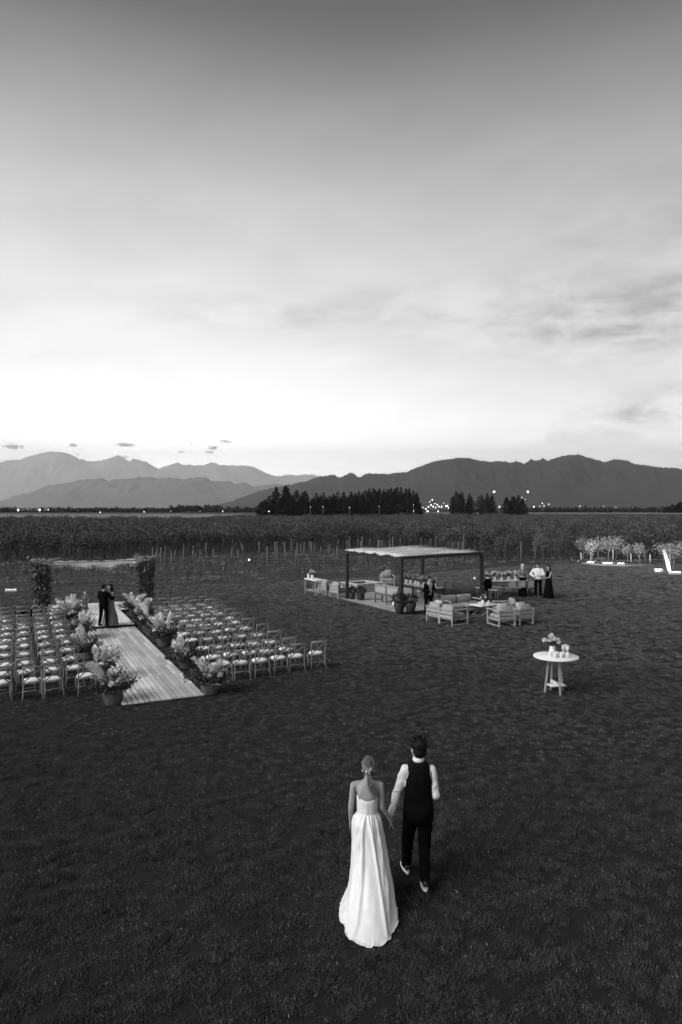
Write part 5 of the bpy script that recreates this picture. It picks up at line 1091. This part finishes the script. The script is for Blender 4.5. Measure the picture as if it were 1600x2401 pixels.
def h_blond(c, hc, T): h_short(c, hc, T); c.cap(T(0, -.07, -.03), .065, T(0, -.09, -.13), .05)
def h_cap(c, hc, T): c.ell(T(0, -.01, .07), (.09, .105, .06)); c.ell(T(0, .09, .06), (.075, .06, .014)); c.ell(T(0, -.055, 0), (.074, .06, .07))
h_short.mat = m_dhair; h_long.mat = m_dhair; h_blond.mat = M('silver_blond_hair', .5, .6, .2, 40); h_cap.mat = m_dhair; h_short2.mat = m_dhair
LEGS = lambda w=.095, k=.0: [(V(-w, 0, .88), V(-w - .01, .02 + k, .48), V(-w - .02, 0 + k, .09)), (V(w, 0, .88), V(w + .01, .02 - k, .48), V(w + .02, 0 - k, .09))]
# couple embracing on the platform: he faces away to the right, she faces him
pz = .155; q = G(243, 1468.5, pz)
figure('man in a dark suit embracing a woman on the ceremony platform', q, RAD(-20), .90, False, ((V(-.33, .12, 1.16), V(-.12, .34, 1.12)), (V(.36, .12, 1.13), V(.24, .36, 1.18))), [(V(-.1, 0, .88), V(-.15, .03, .48), V(-.2, 0, .09)), (V(.1, 0, .88), V(.14, .02, .48), V(.17, -.02, .09))],
       [('jacket', m_suit, c_top(1, .03, .8)), ('trousers', m_suit, c_trouser())], h_short, .2, .1)
figure('woman in a long pale grey dress held by the man in the dark suit', q + V(.17, .27, 0), RAD(140), .92, True, ((V(-.30, .14, 1.16), V(-.12, .36, 1.28)), (V(.30, .12, 1.18), V(.10, .36, 1.3))), LEGS(.08),
       [('dress', m_grey, lambda *a: (c_top(0, .014, .98)(*a), c_skirt(.33, 1.02)(*a)))], h_long, -.3, .15)
q = G(200, 1441, pz)
figure('small fair-haired child in a grey dress standing on the platform', q, RAD(200), .56, True, ((V(-.24, .04, 1.12), V(-.20, .2, .95)), (V(.24, .04, 1.12), V(.20, .2, .95))), LEGS(.08), [('dress', m_grey, lambda *a: (c_top(.5, .02, .98)(*a), c_skirt(.27, 1.02, .45)(*a)))], h_blond)
# man under the pergola edge, leaning over his camera
q = G(1005, 1443)
mn = figure('man in an open dark jacket looking down at a camera beside the pergola table', q, RAD(205), .95, False, ((V(-.27, .10, 1.1), V(-.06, .33, 1.1)), (V(.27, .10, 1.1), V(.08, .33, 1.1))), LEGS(.1, .05),
       [('shirt', M('grey_shirt', .3, .85, .15, 10), c_top(0, .014)), ('trousers', m_suit, c_trouser())], h_short2, .15, -.35, .12)
c = MB()
for sx in (-1, 1): c.loft([(sx * .13, -.01, .74, .085, .15), (sx * .13, .02, .95, .085, .15), (sx * .125, .05, 1.15, .085, .15), (sx * .12, .07, 1.3, .08, .135), (sx * .1, .075, 1.42, .06, .09)], 18); c.cap(V(sx * .19, .07, 1.39), .085, V(sx * .27, .10, 1.1), .068); c.cap(V(sx * .27, .10, 1.1), .066, V(sx * .1, .3, 1.1), .05)
c.loft([(0, -.06, .74, .17, .08), (0, -.05, 1.0, .16, .08), (0, -.03, 1.25, .17, .09), (0, -.01, 1.42, .1, .06)], 18); shell(c, 'jacket', m_suit, mn, .012, 2)
cmq = q + Euler((0, 0, RAD(205))).to_matrix() @ V(.01, .40, 1.06)
t = thing('camera_body', 'small black camera with a lit screen held by the man by the pergola', 'camera', cmq, RAD(205)); MB().box((0, 0, 0), (.13, .06, .09)).build('body', m_blk, t); MB().tube([(0, .03, 0), (0, .12, 0)], .035, 12).build('lens', m_steel, t); MB().box((0, -.034, .0), (.05, .004, .035)).build('screen', M('lit_screen', .8, .4, emit=2.0), t)
# three guests at the right dining table
q = G(1226, 1399); figure('woman with fair hair, grey top and dark skirt beside the right dining table', q, RAD(190), 1.0, True, ((V(-.24, .06, 1.08), V(-.12, .26, 1.05)), (V(.24, .06, 1.08), V(.12, .26, 1.05))), LEGS(.08), [('skirt', m_suit, c_skirt(.24, 1.0)), ('top', m_grey, c_top(.5, .012, .98))], h_blond, .1)
q = G(1262, 1401); figure('man in a white shirt and dark cap with his elbow out beside the dining table', q, RAD(165), 1.02, False, ((V(-.28, .10, 1.15), V(-.06, .26, 1.12)), (V(.36, .0, 1.16), V(.18, .2, 1.05))), LEGS(.1), [('shirt', m_shirt, c_top(1, .018)), ('trousers', m_suit, c_trouser())], h_cap, -.1, -.1)
q = G(1287, 1403); figure('woman in a long black dress close beside the man in the white shirt', q, RAD(115), 1.0, True, ((V(-.22, .14, 1.08), V(-.1, .38, 1.06)), (V(.2, .16, 1.06), V(.06, .40, 1.02))), LEGS(.08), [('dress', m_suit, lambda *a: (c_top(0, .016, .98)(*a), c_skirt(.27, 1.02)(*a)))], h_long)
